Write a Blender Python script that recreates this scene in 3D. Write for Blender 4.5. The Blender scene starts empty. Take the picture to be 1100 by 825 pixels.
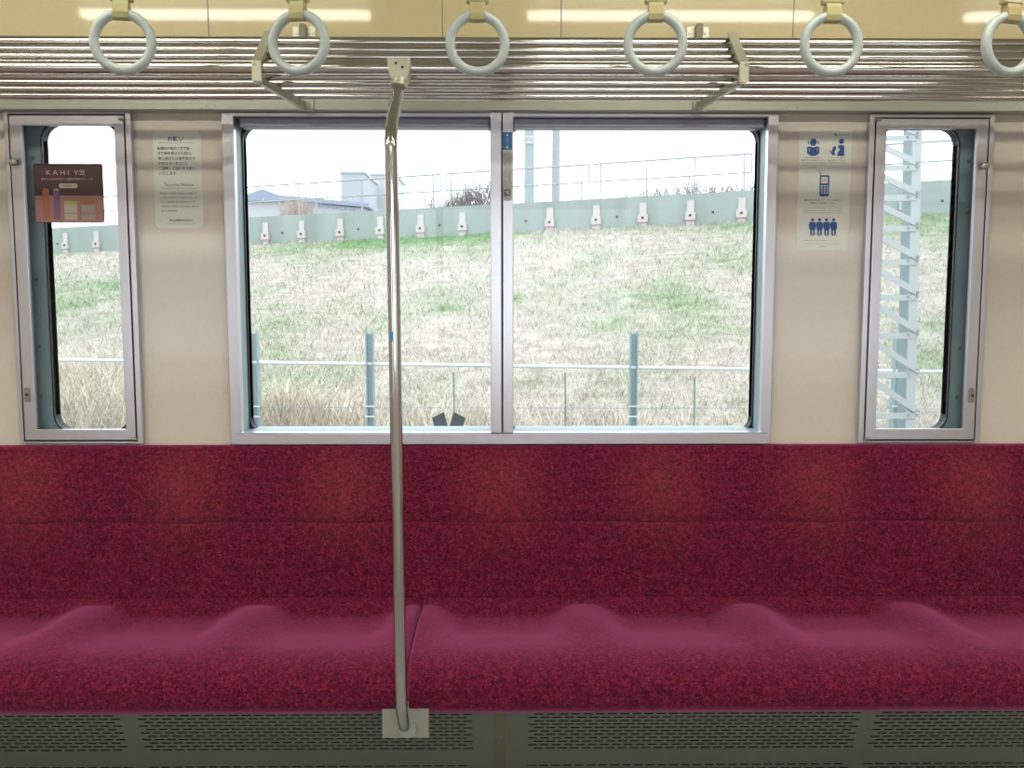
import bpy, bmesh, math, random
import numpy as np
from mathutils import Vector, Matrix, noise
random.seed(7)
rng = np.random.default_rng(7)
SC = bpy.context.scene
COL = SC.collection
R = math.radians

# ------------------------------------------------------------ camera
F = 1000.0; CAMZ = 1.25; PITCH = R(5.5); YAW = R(0.57)
cd = bpy.data.cameras.new('camera'); cam = bpy.data.objects.new('camera', cd); COL.objects.link(cam)
cd.sensor_width = 36; cd.lens = 36*F/1100; cd.clip_start = .02; cd.clip_end = 900
cam.location = (0, 0, CAMZ); cam.rotation_euler = (math.pi/2-PITCH, 0, -YAW)
SC.camera = cam
CM = cam.rotation_euler.to_matrix()

def P(px, py, Y):
    """photo measurement -> world point on the plane y=Y"""
    d = CM @ Vector(((px-550)/F, (412.5-py)/F, -1))
    k = Y/d.y
    return Vector((d.x*k, Y, CAMZ+d.z*k))
def ZZ(py, Y): return P(540, py, Y).z
def XX(px, Y, py=300): return P(px, py, Y).x

# ------------------------------------------------------------ materials
def nt(name):
    m = bpy.data.materials.new(name); m.use_nodes = True
    t = m.node_tree; b = t.nodes['Principled BSDF']
    return m, t, b
def N(t, typ, **kw):
    n = t.nodes.new(typ)
    for k, v in kw.items():
        if k in n.inputs: n.inputs[k].default_value = v
        else: setattr(n, k, v)
    return n
def mat(name, col, rough=.5, metal=0, coat=0, bump=0, bscale=40, var=0, vscale=6, emit=None, es=1, sheen=0, stretch=None, coatr=.05, spec=.5):
    m, t, b = nt(name)
    c = (*col, 1)
    b.inputs['Base Color'].default_value = c
    b.inputs['Roughness'].default_value = rough
    b.inputs['Metallic'].default_value = metal
    b.inputs['Coat Weight'].default_value = coat
    b.inputs['Coat Roughness'].default_value = coatr
    b.inputs['Specular IOR Level'].default_value = spec
    tc = N(t, 'ShaderNodeTexCoord')
    mp = N(t, 'ShaderNodeMapping'); t.links.new(tc.outputs['Object'], mp.inputs['Vector'])
    if stretch: mp.inputs['Scale'].default_value = stretch
    if var:
        n = N(t, 'ShaderNodeTexNoise', Scale=vscale, Detail=5.0); t.links.new(mp.outputs[0], n.inputs['Vector'])
        mx = N(t, 'ShaderNodeMix', data_type='RGBA')
        mx.inputs[6].default_value = (*[x*(1-var) for x in col], 1); mx.inputs[7].default_value = (*[min(1, x*(1+var)) for x in col], 1)
        t.links.new(n.outputs['Fac'], mx.inputs[0]); t.links.new(mx.outputs[2], b.inputs['Base Color'])
    if bump:
        n = N(t, 'ShaderNodeTexNoise', Scale=bscale, Detail=4.0); t.links.new(mp.outputs[0], n.inputs['Vector'])
        bp = N(t, 'ShaderNodeBump', Strength=bump, Distance=.01); t.links.new(n.outputs['Fac'], bp.inputs['Height'])
        t.links.new(bp.outputs[0], b.inputs['Normal'])
    if emit:
        b.inputs['Emission Color'].default_value = (*emit, 1); b.inputs['Emission Strength'].default_value = es
    return m

M = {}
M['panel'] = mat('cream_laminate', (.745, .675, .605), .45, coat=.9, coatr=.07, bump=.05, bscale=2.2, var=.05, vscale=90, spec=.3)
M['cove'] = mat('cream_cove_laminate', (.74, .645, .37), .4, coat=1.0, coatr=.05, bump=.16, bscale=1.8, var=.04, vscale=90, spec=.3)
M['alu'] = mat('brushed_aluminium', (.66, .65, .72), .34, 1, bump=.02, bscale=60, stretch=(1, 1, .05), var=.06, vscale=30)
M['alu_h'] = mat('brushed_aluminium_sill', (.68, .67, .74), .34, 1, bump=.02, bscale=60, stretch=(.05, 1, 1), var=.06, vscale=30)
M['steel'] = mat('polished_steel', (.62, .61, .59), .13, 1, bump=.01, bscale=30)
M['pole'] = mat('polished_pole_steel', (.62, .625, .65), .10, 1, bump=.012, bscale=9)
M['cast'] = mat('cast_bracket_metal', (.60, .60, .48), .38, .45)
M['plate'] = mat('dull_steel_plate', (.40, .43, .38), .45, .3, var=.1, vscale=60)
M['beam'] = mat('pale_painted_beam', (.35, .37, .31), .35, .35, coat=.3)
M['teal'] = mat('teal_grey_paint', (.31, .43, .48), .45, var=.08, vscale=20)
M['shade'] = mat('slate_shade_case', (.32, .33, .41), .4, .5)
M['dark'] = mat('dark_gap', (.02, .02, .025), .6)
M['rubber'] = mat('dark_rubber', (.025, .028, .05), .45)
M['screw'] = mat('screw_steel', (.35, .34, .31), .35, .9)
M['ring'] = mat('pale_grey_plastic', (.44, .51, .51), .32, coat=.3, var=.03, vscale=30)
M['belt'] = mat('yellowed_vinyl_belt', (.42, .38, .18), .42, coat=.2, var=.12, vscale=40)
M['buckle'] = mat('amber_plastic_sleeve', (.42, .37, .18), .35, coat=.3)
M['grille'] = mat('warm_grey_painted_steel', (.26, .29, .25), .45, .1, var=.06, vscale=15, coat=.1)
M['strip'] = mat('olive_joint_strip', (.26, .25, .17), .45, .1)
M['floor'] = mat('speckled_grey_lino', (.34, .34, .32), .4, var=.2, vscale=150)
M['ceil'] = mat('white_ceiling_laminate', (.70, .68, .60), .35, coat=.4)
M['lamp'] = mat('lit_fluorescent_cover', (.9, .9, .85), .4, emit=(1, .945, .80), es=18)
M['housing'] = mat('lamp_housing_paint', (.6, .6, .55), .4)
M['sticker_w'] = mat('white_vinyl', (.80, .82, .78), .35, coat=.4)
M['sticker_g'] = mat('grey_vinyl', (.64, .66, .62), .35, coat=.3)
M['sticker_b'] = mat('blue_vinyl', (.03, .16, .38), .35, coat=.3)
M['ink'] = mat('black_ink', (.07, .08, .09), .5)
M['ink_l'] = mat('faded_grey_ink', (.22, .24, .23), .5)
M['ink_b'] = mat('blue_ink', (.03, .10, .33), .5)
M['ink_t'] = mat('teal_ink', (.05, .28, .30), .5)
M['ink_r'] = mat('orange_ink', (.60, .16, .08), .5)
M['ad_dark'] = mat('plum_print', (.075, .028, .04), .4, coat=.4)
M['ad_pink'] = mat('rose_print', (.42, .21, .18), .4, coat=.4, var=.12, vscale=25)
M['ad_or'] = mat('terracotta_print', (.45, .16, .10), .4)
M['ad_vi'] = mat('mauve_print', (.26, .13, .25), .4)
M['ad_ye'] = mat('lemon_print', (.50, .45, .16), .4)
M['ad_cr'] = mat('cream_print', (.55, .50, .40), .4)
M['ad_gr'] = mat('grey_rose_print', (.42, .34, .32), .4)
M['ad_tx'] = mat('pale_pink_print', (.70, .50, .45), .4)
M['ad_back'] = mat('white_backing', (.6, .55, .52), .5)
M['blue_tag'] = mat('blue_tape', (.05, .25, .55), .4)
# outside
M['conc'] = mat('weathered_concrete', (.25, .295, .285), .85, var=.3, vscale=.9, stretch=(2, 2, .3))
M['conc_l'] = mat('pale_fresh_concrete', (.44, .42, .41), .8, var=.06, vscale=8)
M['conc_p'] = mat('pole_concrete', (.26, .30, .32), .8, var=.05)
M['rail_o'] = mat('galvanised_rail', (.27, .29, .31), .5)
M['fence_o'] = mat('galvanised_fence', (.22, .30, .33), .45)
M['fence_w'] = mat('pale_fence_rail', (.55, .60, .62), .4)
M['mast'] = mat('pale_zinc_mast', (.37, .40, .42), .5)
M['bld_w'] = mat('pale_building_wall', (.38, .40, .42), .8)
M['bld_b'] = mat('blue_grey_building_wall', (.30, .34, .38), .8)
M['roof_b'] = mat('blue_grey_roof', (.20, .24, .31), .6)
M['win_o'] = mat('far_window_glass', (.25, .33, .42), .2)
M['twig'] = mat('bare_twig_bark', (.22, .205, .20), .9)
M['stake'] = mat('green_stake', (.13, .23, .19), .6)
M['scrap'] = mat('corrugated_slate_sheet', (.03, .042, .048), .7)
M['red_o'] = mat('faded_red_mark', (.5, .12, .10), .7)

def glass(name, tint=(.97, .985, .985), refl=1.0):
    m, t, b = nt(name); t.nodes.remove(b)
    out = t.nodes['Material Output']
    tr = N(t, 'ShaderNodeBsdfTransparent'); tr.inputs[0].default_value = (*tint, 1)
    gl = N(t, 'ShaderNodeBsdfGlossy', Roughness=.02); gl.inputs[0].default_value = (.9, .95, 1, 1)
    fr = N(t, 'ShaderNodeFresnel', IOR=1.45)
    mx = N(t, 'ShaderNodeMixShader')
    mu = N(t, 'ShaderNodeMath', operation='MULTIPLY'); mu.inputs[1].default_value = refl
    t.links.new(fr.outputs[0], mu.inputs[0]); t.links.new(mu.outputs[0], mx.inputs[0])
    t.links.new(tr.outputs[0], mx.inputs[1]); t.links.new(gl.outputs[0], mx.inputs[2]); t.links.new(mx.outputs[0], out.inputs[0])
    return m
M['glass'] = glass('window_glass', refl=.35)

def fabric():
    m, t, b = nt('red_moquette')
    tc = N(t, 'ShaderNodeTexCoord')
    v = N(t, 'ShaderNodeTexVoronoi', Scale=165.0); v.inputs['Randomness'].default_value = 1
    nw = N(t, 'ShaderNodeTexNoise', Scale=60.0, Detail=2.0)
    add = N(t, 'ShaderNodeMix', data_type='RGBA', blend_type='ADD'); add.inputs[0].default_value = .012
    t.links.new(tc.outputs['Object'], nw.inputs['Vector'])
    t.links.new(tc.outputs['Object'], add.inputs[6]); t.links.new(nw.outputs['Color'], add.inputs[7])
    t.links.new(add.outputs[2], v.inputs['Vector'])
    sep = N(t, 'ShaderNodeSeparateColor'); t.links.new(v.outputs['Color'], sep.inputs[0])
    r = N(t, 'ShaderNodeValToRGB'); r.color_ramp.interpolation = 'LINEAR'
    e = r.color_ramp.elements
    e[0].position = 0; e[0].color = (.066, .005, .017, 1)
    e[1].position = 1; e[1].color = (.205, .011, .046, 1)
    for p, c in ((.22, (.10, .007, .028, 1)), (.5, (.135, .008, .034, 1)), (.75, (.17, .010, .051, 1)), (.88, (.215, .018, .034, 1))):
        x = e.new(p); x.color = c
    t.links.new(sep.outputs[0], r.inputs[0])
    # grey-blue specks
    v2 = N(t, 'ShaderNodeTexVoronoi', Scale=230.0); t.links.new(tc.outputs['Object'], v2.inputs['Vector'])
    lt = N(t, 'ShaderNodeMath', operation='LESS_THAN'); lt.inputs[1].default_value = .32; t.links.new(v2.outputs['Distance'], lt.inputs[0])
    s2 = N(t, 'ShaderNodeSeparateColor'); t.links.new(v2.outputs['Color'], s2.inputs[0])
    g2 = N(t, 'ShaderNodeMath', operation='GREATER_THAN'); g2.inputs[1].default_value = .6; t.links.new(s2.outputs[1], g2.inputs[0])
    mu = N(t, 'ShaderNodeMath', operation='MULTIPLY'); t.links.new(lt.outputs[0], mu.inputs[0]); t.links.new(g2.outputs[0], mu.inputs[1])
    m2 = N(t, 'ShaderNodeMath', operation='MULTIPLY'); m2.inputs[1].default_value = .42; t.links.new(mu.outputs[0], m2.inputs[0])
    mx = N(t, 'ShaderNodeMix', data_type='RGBA'); mx.inputs[7].default_value = (.24, .10, .19, 1)
    t.links.new(m2.outputs[0], mx.inputs[0]); t.links.new(r.outputs[0], mx.inputs[6])
    # lighter, redder patches added to the backrest colour, one per seat
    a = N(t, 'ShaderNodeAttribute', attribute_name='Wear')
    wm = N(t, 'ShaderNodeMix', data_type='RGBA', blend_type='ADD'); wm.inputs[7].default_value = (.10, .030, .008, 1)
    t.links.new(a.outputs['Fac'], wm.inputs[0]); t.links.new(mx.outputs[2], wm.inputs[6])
    t.links.new(wm.outputs[2], b.inputs['Base Color'])
    b.inputs['Roughness'].default_value = .95; b.inputs['Specular IOR Level'].default_value = .1
    b.inputs['Sheen Weight'].default_value = .78; b.inputs['Sheen Roughness'].default_value = .45
    b.inputs['Sheen Tint'].default_value = (1, .24, .55, 1)
    n = N(t, 'ShaderNodeTexNoise', Scale=420.0, Detail=3.0); t.links.new(tc.outputs['Object'], n.inputs['Vector'])
    bp = N(t, 'ShaderNodeBump', Strength=.5, Distance=.003); t.links.new(n.outputs['Fac'], bp.inputs['Height']); t.links.new(bp.outputs[0], b.inputs['Normal'])
    return m
M['fabric'] = fabric()

def vcol(name, rough=.9, bump=0):
    m, t, b = nt(name)
    a = N(t, 'ShaderNodeAttribute', attribute_name='Col')
    n = N(t, 'ShaderNodeTexNoise', Scale=9.0, Detail=6.0, Roughness=.8)
    tc = N(t, 'ShaderNodeTexCoord'); t.links.new(tc.outputs['Object'], n.inputs['Vector'])
    mr = N(t, 'ShaderNodeMapRange'); mr.inputs[1].default_value = .3; mr.inputs[2].default_value = .7; mr.inputs[3].default_value = 1-bump; mr.inputs[4].default_value = 1+bump
    t.links.new(n.outputs['Fac'], mr.inputs[0])
    vm = N(t, 'ShaderNodeVectorMath', operation='SCALE'); t.links.new(a.outputs['Color'], vm.inputs[0]); t.links.new(mr.outputs[0], vm.inputs['Scale'])
    t.links.new(vm.outputs[0], b.inputs['Base Color'])
    b.inputs['Roughness'].default_value = rough; b.inputs['Specular IOR Level'].default_value = .15
    return m
M['slope'] = vcol('grassy_soil', bump=.3)
M['blade'] = vcol('grass_blades')

# ------------------------------------------------------------ mesh helpers
class MB:
    def __init__(s): s.v = []; s.f = []
    def add(s, vs, fs):
        o = len(s.v); s.v += [tuple(x) for x in vs]; s.f += [tuple(i+o for i in f) for f in fs]; return s
    def box(s, a, b):
        x0, y0, z0 = a; x1, y1, z1 = b
        vs = [(x0,y0,z0),(x1,y0,z0),(x1,y1,z0),(x0,y1,z0),(x0,y0,z1),(x1,y0,z1),(x1,y1,z1),(x0,y1,z1)]
        return s.add(vs, [(0,3,2,1),(4,5,6,7),(0,1,5,4),(1,2,6,5),(2,3,7,6),(3,0,4,7)])
    def bar(s, p, q, w, h=None, up=(0,0,1)):
        h = h or w; p = Vector(p); q = Vector(q); d = (q-p).normalized(); u = Vector(up)
        if abs(d.dot(u)) > .98: u = Vector((0,1,0))
        a = d.cross(u).normalized(); c = a.cross(d).normalized()
        vs = []
        for e in (p, q):
            for i, j in ((-1,-1),(1,-1),(1,1),(-1,1)): vs.append(e+a*(i*w/2)+c*(j*h/2))
        return s.add(vs, [(0,1,2,3),(7,6,5,4),(0,4,5,1),(1,5,6,2),(2,6,7,3),(3,7,4,0)])
    def tube(s, pts, r, n=12, cap=True):
        pts = [Vector(p) for p in pts]; rs = r if isinstance(r, (list, tuple)) else [r]*len(pts)
        ref = None; rings = []
        for i, p in enumerate(pts):
            d = (pts[min(i+1, len(pts)-1)]-pts[max(i-1, 0)]).normalized()
            if ref is None:
                ref = d.cross(Vector((0,0,1)));
                if ref.length < .1: ref = d.cross(Vector((0,1,0)))
                ref.normalize()
            a = (ref-d*ref.dot(d)).normalized(); ref = a; b = d.cross(a)
            rings.append([p+(a*math.cos(2*math.pi*k/n)+b*math.sin(2*math.pi*k/n))*rs[i] for k in range(n)])
        vs = [v for g in rings for v in g]; fs = []
        for i in range(len(pts)-1):
            for k in range(n): fs.append((i*n+k, i*n+(k+1)%n, (i+1)*n+(k+1)%n, (i+1)*n+k))
        if cap: fs += [tuple(range(n))[::-1], tuple(range((len(pts)-1)*n, len(pts)*n))]
        return s.add(vs, fs)
    def prism(s, poly, axis, a, b):
        """poly: list of 2-D points; axis 'y' -> (x,z) outline extruded a..b, 'x' -> (y,z) outline"""
        n = len(poly)
        def mk(t): return [((u, t, w) if axis == 'y' else (t, u, w)) for u, w in poly]
        vs = mk(a)+mk(b)
        fs = [tuple(range(n)), tuple(range(n, 2*n))[::-1]]+[(i, n+i, n+(i+1)%n, (i+1)%n) for i in range(n)]
        return s.add(vs, fs)
    def ring(s, o, i, y0, y1):
        """rectangular ring in x-z: o,i=(x0,x1,z0,z1)"""
        def c(r): return [(r[0], r[2]), (r[1], r[2]), (r[1], r[3]), (r[0], r[3])]
        return s.loopring(c(o), c(i), y0, y1)
    def loopring(s, lo, li, y0, y1):
        n = len(lo); vs = []
        for y in (y0, y1):
            for l in (lo, li): vs += [(a, y, b) for a, b in l]
        fs = []
        for k in range(n):
            j = (k+1) % n
            fs += [(k, j, n+j, n+k), (2*n+k, 3*n+k, 3*n+j, 2*n+j), (k, 2*n+k, 2*n+j, j), (n+k, n+j, 3*n+j, 3*n+k)]
        return s.add(vs, fs)
    def build(s, name, m, parent=None, smooth=False, bevel=0, seg=2):
        me = bpy.data.meshes.new(name); me.from_pydata([tuple(v) for v in s.v], [], s.f)
        bm = bmesh.new(); bm.from_mesh(me); bmesh.ops.remove_doubles(bm, verts=bm.verts, dist=1e-6)
        bmesh.ops.recalc_face_normals(bm, faces=bm.faces); bm.to_mesh(me); bm.free()
        me.materials.append(m)
        if smooth:
            for p in me.polygons: p.use_smooth = True
            try: me.set_sharp_from_angle(angle=R(40))
            except Exception: pass
        o = bpy.data.objects.new(name, me); COL.objects.link(o)
        if parent: put(o, parent)
        if bevel:
            b = o.modifiers.new('bevel', 'BEVEL'); b.width = bevel; b.segments = seg; b.limit_method = 'ANGLE'
        return o
ORG = {}
def put(o, parent):
    o.parent = parent
    o.matrix_parent_inverse = Matrix.Translation(ORG.get(parent.name, Vector())).inverted()
def tag(o, label=None, cat=None, group=None, kind=None):
    if label: o['label'] = label
    if cat: o['category'] = cat
    if group: o['group'] = group
    if kind: o['kind'] = kind
    return o
def thing(name, loc, label=None, cat=None, group=None, kind=None):
    o = bpy.data.objects.new(name, None); o.empty_display_size = .05; COL.objects.link(o); o.location = loc
    ORG[o.name] = Vector(loc)
    return tag(o, label, cat, group, kind)
def rrect(x0, x1, z0, z1, r, n=6):
    pts = []
    for cx, cz, a in ((x0+r, z0+r, 180), (x1-r, z0+r, 270), (x1-r, z1-r, 0), (x0+r, z1-r, 90)):
        for k in range(n+1):
            t = R(a+90*k/n); pts.append((cx+r*math.cos(t), cz+r*math.sin(t)))
    return pts
def rect_match(x0, x1, z0, z1, n=6):
    pts = []
    for c in ((x0, z0), (x1, z0), (x1, z1), (x0, z1)): pts += [c]*(n+1)
    return pts
def screw(parent, x, y, z, r=.004, name='screw', m='screw'):
    return MB().tube([(x, y, z), (x, y-.0025, z)], [r, r*.8], 10).build(name, M[m], parent, True)

_fc = {}
def text(body, m, parent, name, cx, cz, y, h, w=None, align='CENTER', bold=0, thick=.00015, rot=0):
    cu = bpy.data.curves.new('t', 'FONT'); cu.body = body; cu.size = 1; cu.align_x = align; cu.resolution_u = 2
    cu.offset = bold
    to = bpy.data.objects.new('t', cu); COL.objects.link(to)
    dg = bpy.context.evaluated_depsgraph_get(); dg.update()
    me = bpy.data.meshes.new_from_object(to.evaluated_get(dg)); bpy.data.objects.remove(to)
    n = len(me.vertices)
    if n == 0: print('EMPTY TEXT', body); return None
    co = np.empty(n*3); me.vertices.foreach_get('co', co); co = co.reshape(-1, 3)
    x0, x1 = co[:,0].min(), co[:,0].max(); y0, y1 = co[:,1].min(), co[:,1].max()
    sy = h/(y1-y0); sx = (w/(x1-x0)) if w else sy
    if align == 'LEFT': X = (co[:,0]-x0)*sx
    else: X = (co[:,0]-(x0+x1)/2)*sx
    Z = (co[:,1]-(y0+y1)/2)*sy
    if rot: X, Z = X*math.cos(rot)-Z*math.sin(rot), X*math.sin(rot)+Z*math.cos(rot)
    co2 = np.stack([cx+X, np.full(n, y), cz+Z], 1)
    me.vertices.foreach_set('co', co2.ravel()); me.update()
    me.materials.clear(); me.materials.append(M[m])
    o = bpy.data.objects.new(name, me); COL.objects.link(o); put(o, parent)
    return o

# ============================================================ SETTING
WY = 2.64            # inner face of the side wall
H = 2.32; FL = -.12   # ceiling and floor heights
XL = 4.2
# window openings in the wall (x0,x1,z0,z1)
def opening(pl, pr, pt, pb, Y=WY): return (XX(pl, Y), XX(pr, Y), ZZ(pb, Y), ZZ(pt, Y))
OM = opening(255, 821, 124, 465)       # main
OL = opening(19, 140, 125, 472)        # left small
OR_ = opening(935, 1053.5, 126, 473)   # right small
def wall_with_holes(name, y0, y1, z0, z1, holes, m, x0=-XL, x1=XL):
    xs = sorted({x0, x1, *[h[0] for h in holes], *[h[1] for h in holes]}); zs = sorted({z0, z1, *[h[2] for h in holes], *[h[3] for h in holes]})
    mb = MB()
    def solid(i, j):
        if i < 0 or j < 0 or i >= len(xs)-1 or j >= len(zs)-1: return False
        cx = (xs[i]+xs[i+1])/2; cz = (zs[j]+zs[j+1])/2
        return not any(h[0] < cx < h[1] and h[2] < cz < h[3] for h in holes)
    for i in range(len(xs)-1):
        for j in range(len(zs)-1):
            if not solid(i, j): continue
            a, b, c, d = xs[i], xs[i+1], zs[j], zs[j+1]
            mb.add([(a,y0,c),(b,y0,c),(b,y0,d),(a,y0,d)], [(0,1,2,3)])
            mb.add([(a,y1,c),(b,y1,c),(b,y1,d),(a,y1,d)], [(3,2,1,0)])
            if not solid(i-1, j): mb.add([(a,y0,c),(a,y1,c),(a,y1,d),(a,y0,d)], [(0,1,2,3)])
            if not solid(i+1, j): mb.add([(b,y0,c),(b,y1,c),(b,y1,d),(b,y0,d)], [(0,1,2,3)])
            if not solid(i, j-1): mb.add([(a,y0,c),(b,y0,c),(b,y1,c),(a,y1,c)], [(0,1,2,3)])
            if not solid(i, j+1): mb.add([(a,y0,d),(b,y0,d),(b,y1,d),(a,y1,d)], [(0,1,2,3)])
    o = mb.build(name, m); tag(o, kind='structure'); return o
BEAM_T = ZZ(108, 2.60)
wall_with_holes('wall_back', WY, WY+.12, FL, H, [OM, OL, OR_], M['panel'])
# opposite side of the carriage, with its windows
OPY = -.32
oh = [(-.80, .80, .92, 1.80), (-2.25, -1.62, .72, 1.62), (1.62, 2.25, .72, 1.62)]
wall_with_holes('wall_front', OPY-.10, OPY, FL, H, oh, M['panel'])
for k, h in enumerate(oh):
    w = thing('window_%d' % (k+4), (h[0], OPY, h[2]), kind='structure')
    MB().ring((h[0]-.03, h[1]+.03, h[2]-.03, h[3]+.03), h, OPY, OPY+.02).build('frame', M['alu'], w)
    MB().box((h[0], OPY-.055, h[2]), (h[1], OPY-.05, h[3])).build('glass_pane', M['glass'], w)
    if k == 0: MB().bar(((h[0]+h[1])/2, OPY-.04, h[2]), ((h[0]+h[1])/2, OPY-.04, h[3]), .04, .03).build('mullion', M['alu'], w)
for nm, a, b in (('wall_left', -XL-.1, -XL), ('wall_right', XL, XL+.1)):
    tag(MB().box((a, OPY-.1, FL), (b, WY+.12, H)).build(nm, M['panel']), kind='structure')
tag(MB().box((-XL-.1, OPY-.1, FL-.1), (XL+.1, WY+.12, FL)).build('floor', M['floor']), kind='structure')
tag(MB().box((-XL-.1, OPY-.1, H), (XL+.1, WY+.12, H+.08)).build('ceiling', M['ceil']), kind='structure')

# cove panel above the luggage rack, leaning inwards toward its top
CZ0 = 1.86; CY0 = 2.615; CTILT = math.tan(R(3.3))
def cove_y(z): return CY0-(z-CZ0)*CTILT
tag(MB().prism([(cove_y(CZ0), CZ0), (WY, CZ0), (WY, H), (cove_y(H), H)], 'x', -XL, XL).build('wall_upper', M['cove']), kind='structure')
for k, px in enumerate((223, 475, 603, 853)):
    x = P(px, 25, 2.6).x
    mb = MB().prism([(cove_y(CZ0)-.0008, CZ0), (cove_y(CZ0)+.003, CZ0), (cove_y(H)+.003, H), (cove_y(H)-.0008, H)], 'x', x-.0013, x+.0013)
    tag(mb.build('trim_%d' % (k+1), M['ink_l']), kind='structure')
# beam beneath the rack
bz1, bz0 = ZZ(107, 2.60), ZZ(119.5, 2.60)
beam = tag(MB().prism([(2.60, bz0+.004), (2.605, bz0), (WY, bz0), (WY, CZ0), (2.62, CZ0), (2.60, bz1)], 'x', -XL, XL).build('trim_5', M['beam'], smooth=False), kind='structure')
for px in (221, 231, 845, 857):
    screw(beam, P(px, 113, 2.6).x, 2.60, ZZ(114, 2.6), .0035)

# ---------------------------------------------------------- windows
def rounded_plate(parent, box, ap, y0, y1, r, m, name='surround'):
    lo = rect_match(*box); li = rrect(*ap, r)
    return MB().loopring(lo, li, y0, y1).build(name, M[m], parent)
def gasket(parent, ap, y, r):
    li = rrect(*ap, r); lo = rrect(ap[0]-.005, ap[1]+.005, ap[2]-.005, ap[3]+.005, r+.005)
    return MB().loopring(lo, li, y-.006, y+.03).build('gasket', M['rubber'], parent)
# main window
w1 = thing('window_1', (0, WY, OM[2]), kind='structure')
fo = (XX(243, 2.62), XX(832, 2.62), ZZ(476.5, 2.62), ZZ(121.5, 2.62))
fi = (XX(255.5, 2.62), XX(821, 2.62), ZZ(464.5, 2.62), ZZ(125, 2.62))
mb = MB().ring(fo, fi, 2.618, WY+.002); mb.build('frame', M['alu'], w1, bevel=.0015)
zs = ZZ(464.5, 2.615); zb = ZZ(476.5, 2.612)
for a, b in ((XX(250, 2.61), XX(539, 2.61, 470)-.0008), (XX(539, 2.61, 470)+.0008, XX(828, 2.61))):
    MB().prism([(2.608, zb), (2.608, zs-.004), (2.613, zs), (2.714, zs-.008), (2.714, zb)], 'x', a, b).build('sill', M['alu_h'], w1)
MB().ring(OM, (OM[0]+.003, OM[1]-.003, OM[2]+.003, OM[3]-.003), WY+.002, WY+.118).build('jamb', M['teal'], w1)
za, zb2 = ZZ(464.5, 2.62), ZZ(121.5, 2.62)
# centre mullion: two channels with a dark joint
for a, b in ((XX(527, 2.61), XX(538.9, 2.61)), (XX(540.1, 2.61), XX(551.5, 2.61))):
    MB().box((a, 2.606, za), (b, 2.68, zb2)).build('mullion', M['alu'], w1, bevel=.002)
MB().box((XX(538, 2.61), 2.612, za), (XX(541, 2.61), 2.68, zb2)).build('joint', M['dark'], w1)
# roller shade case with its dark slot
for a, b in ((XX(262, 2.65), XX(526, 2.65)), (XX(552, 2.65), XX(817, 2.65))):
    s = MB().box((a, 2.648, ZZ(137, 2.65)), (b, 2.70, ZZ(127.5, 2.65))).build('shade_case', M['shade'], w1, bevel=.002)
    MB().box((a, 2.640, ZZ(126.6, 2.64)), (b, 2.69, ZZ(124.2, 2.64))).build('shade_rail', M['shade'], s)
    for q in (.08, .92):
        screw(s, a+(b-a)*q, 2.640, ZZ(125.4, 2.64), .003)
PY = 2.715
for pl, pr, al, ar in ((255, 540, 265.5, 532), (539, 822, 548, 810.5)):
    ap = (XX(al, PY), XX(ar, PY), ZZ(463.3, PY), ZZ(136, PY))
    rounded_plate(w1, (XX(pl, PY), XX(pr, PY), OM[2], OM[3]), ap, PY, PY+.03, .040, 'rubber')
    gasket(w1, ap, PY, .040)
    MB().box((ap[0]-.004, PY+.012, ap[2]-.004), (ap[1]+.004, PY+.016, ap[3]+.004)).build('glass_pane', M['glass'], w1)

def small_window(name, O, out, sash, gl, ap, screws_px, knob_px, latch_px, hinge_px):
    w = thing(name, ((O[0]+O[1])/2, WY, O[2]), kind='structure')
    Y = 2.622
    so = opening(*sash, Y); si = opening(*gl, Y); oo = opening(*out, Y)
    MB().ring(oo, (so[0]-.004, so[1]+.004, so[2]-.004, so[3]+.004), 2.619, WY+.002).build('frame', M['alu'], w, bevel=.001)
    MB().ring((so[0]-.006, so[1]+.006, so[2]-.006, so[3]+.006), (so[0]+.004, so[1]-.004, so[2]+.004, so[3]-.004), 2.626, 2.636).build('joint', M['dark'], w)
    s = MB().ring(so, si, 2.618, 2.631).build('sash', M['alu'], w, bevel=.0015)
    g = MB().box((si[0]-.003, 2.626, si[2]-.003), (si[1]+.003, 2.629, si[3]+.003)).build('glass_pane', M['glass'], s)
    MB().ring(O, (O[0]+.003, O[1]-.003, O[2]+.003, O[3]-.003), 2.6365, WY+.118).build('jamb', M['rubber'], w)
    PY = 2.682
    A = (XX(ap[0], PY), XX(ap[1], PY), ZZ(ap[3], PY), ZZ(ap[2], PY))
    pl = rounded_plate(w, (O[0], O[1], O[2], O[3]), A, PY-.01, PY+.02, .045, 'teal')
    gasket(w, A, PY-.01, .045)
    MB().box((A[0]-.004, PY+.012, A[2]-.004), (A[1]+.004, PY+.016, A[3]+.004)).build('glass_pane', M['glass'], w)
    for px, py in screws_px: screw(pl, P(px, py, PY-.01).x, PY-.01, P(px, py, PY-.01).z, .006)
    p = P(*knob_px, 2.60)
    MB().tube([(p.x, 2.619, p.z), (p.x, 2.610, p.z), (p.x, 2.606, p.z), (p.x, 2.598, p.z), (p.x, 2.595, p.z)], [.005, .005, .010, .010, .006], 14).build('knob', M['screw'], w, True)
    p = P(*latch_px, 2.61)
    l = MB().prism(rrect(p.x-.007, p.x+.007, p.z-.021, p.z+.021, .006), 'y', 2.611, 2.619).build('latch', M['screw'], s)
    MB().tube([(p.x, 2.611, p.z), (p.x, 2.608, p.z)], .0035, 10).build('keyhole', M['dark'], l)
    for px, py in hinge_px:
        p = P(px, py, 2.61); MB().tube([(p.x-.008, 2.613, p.z), (p.x+.008, 2.613, p.z)], .0045, 10).build('hinge', M['screw'], w, True)
    return w, si
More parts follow.
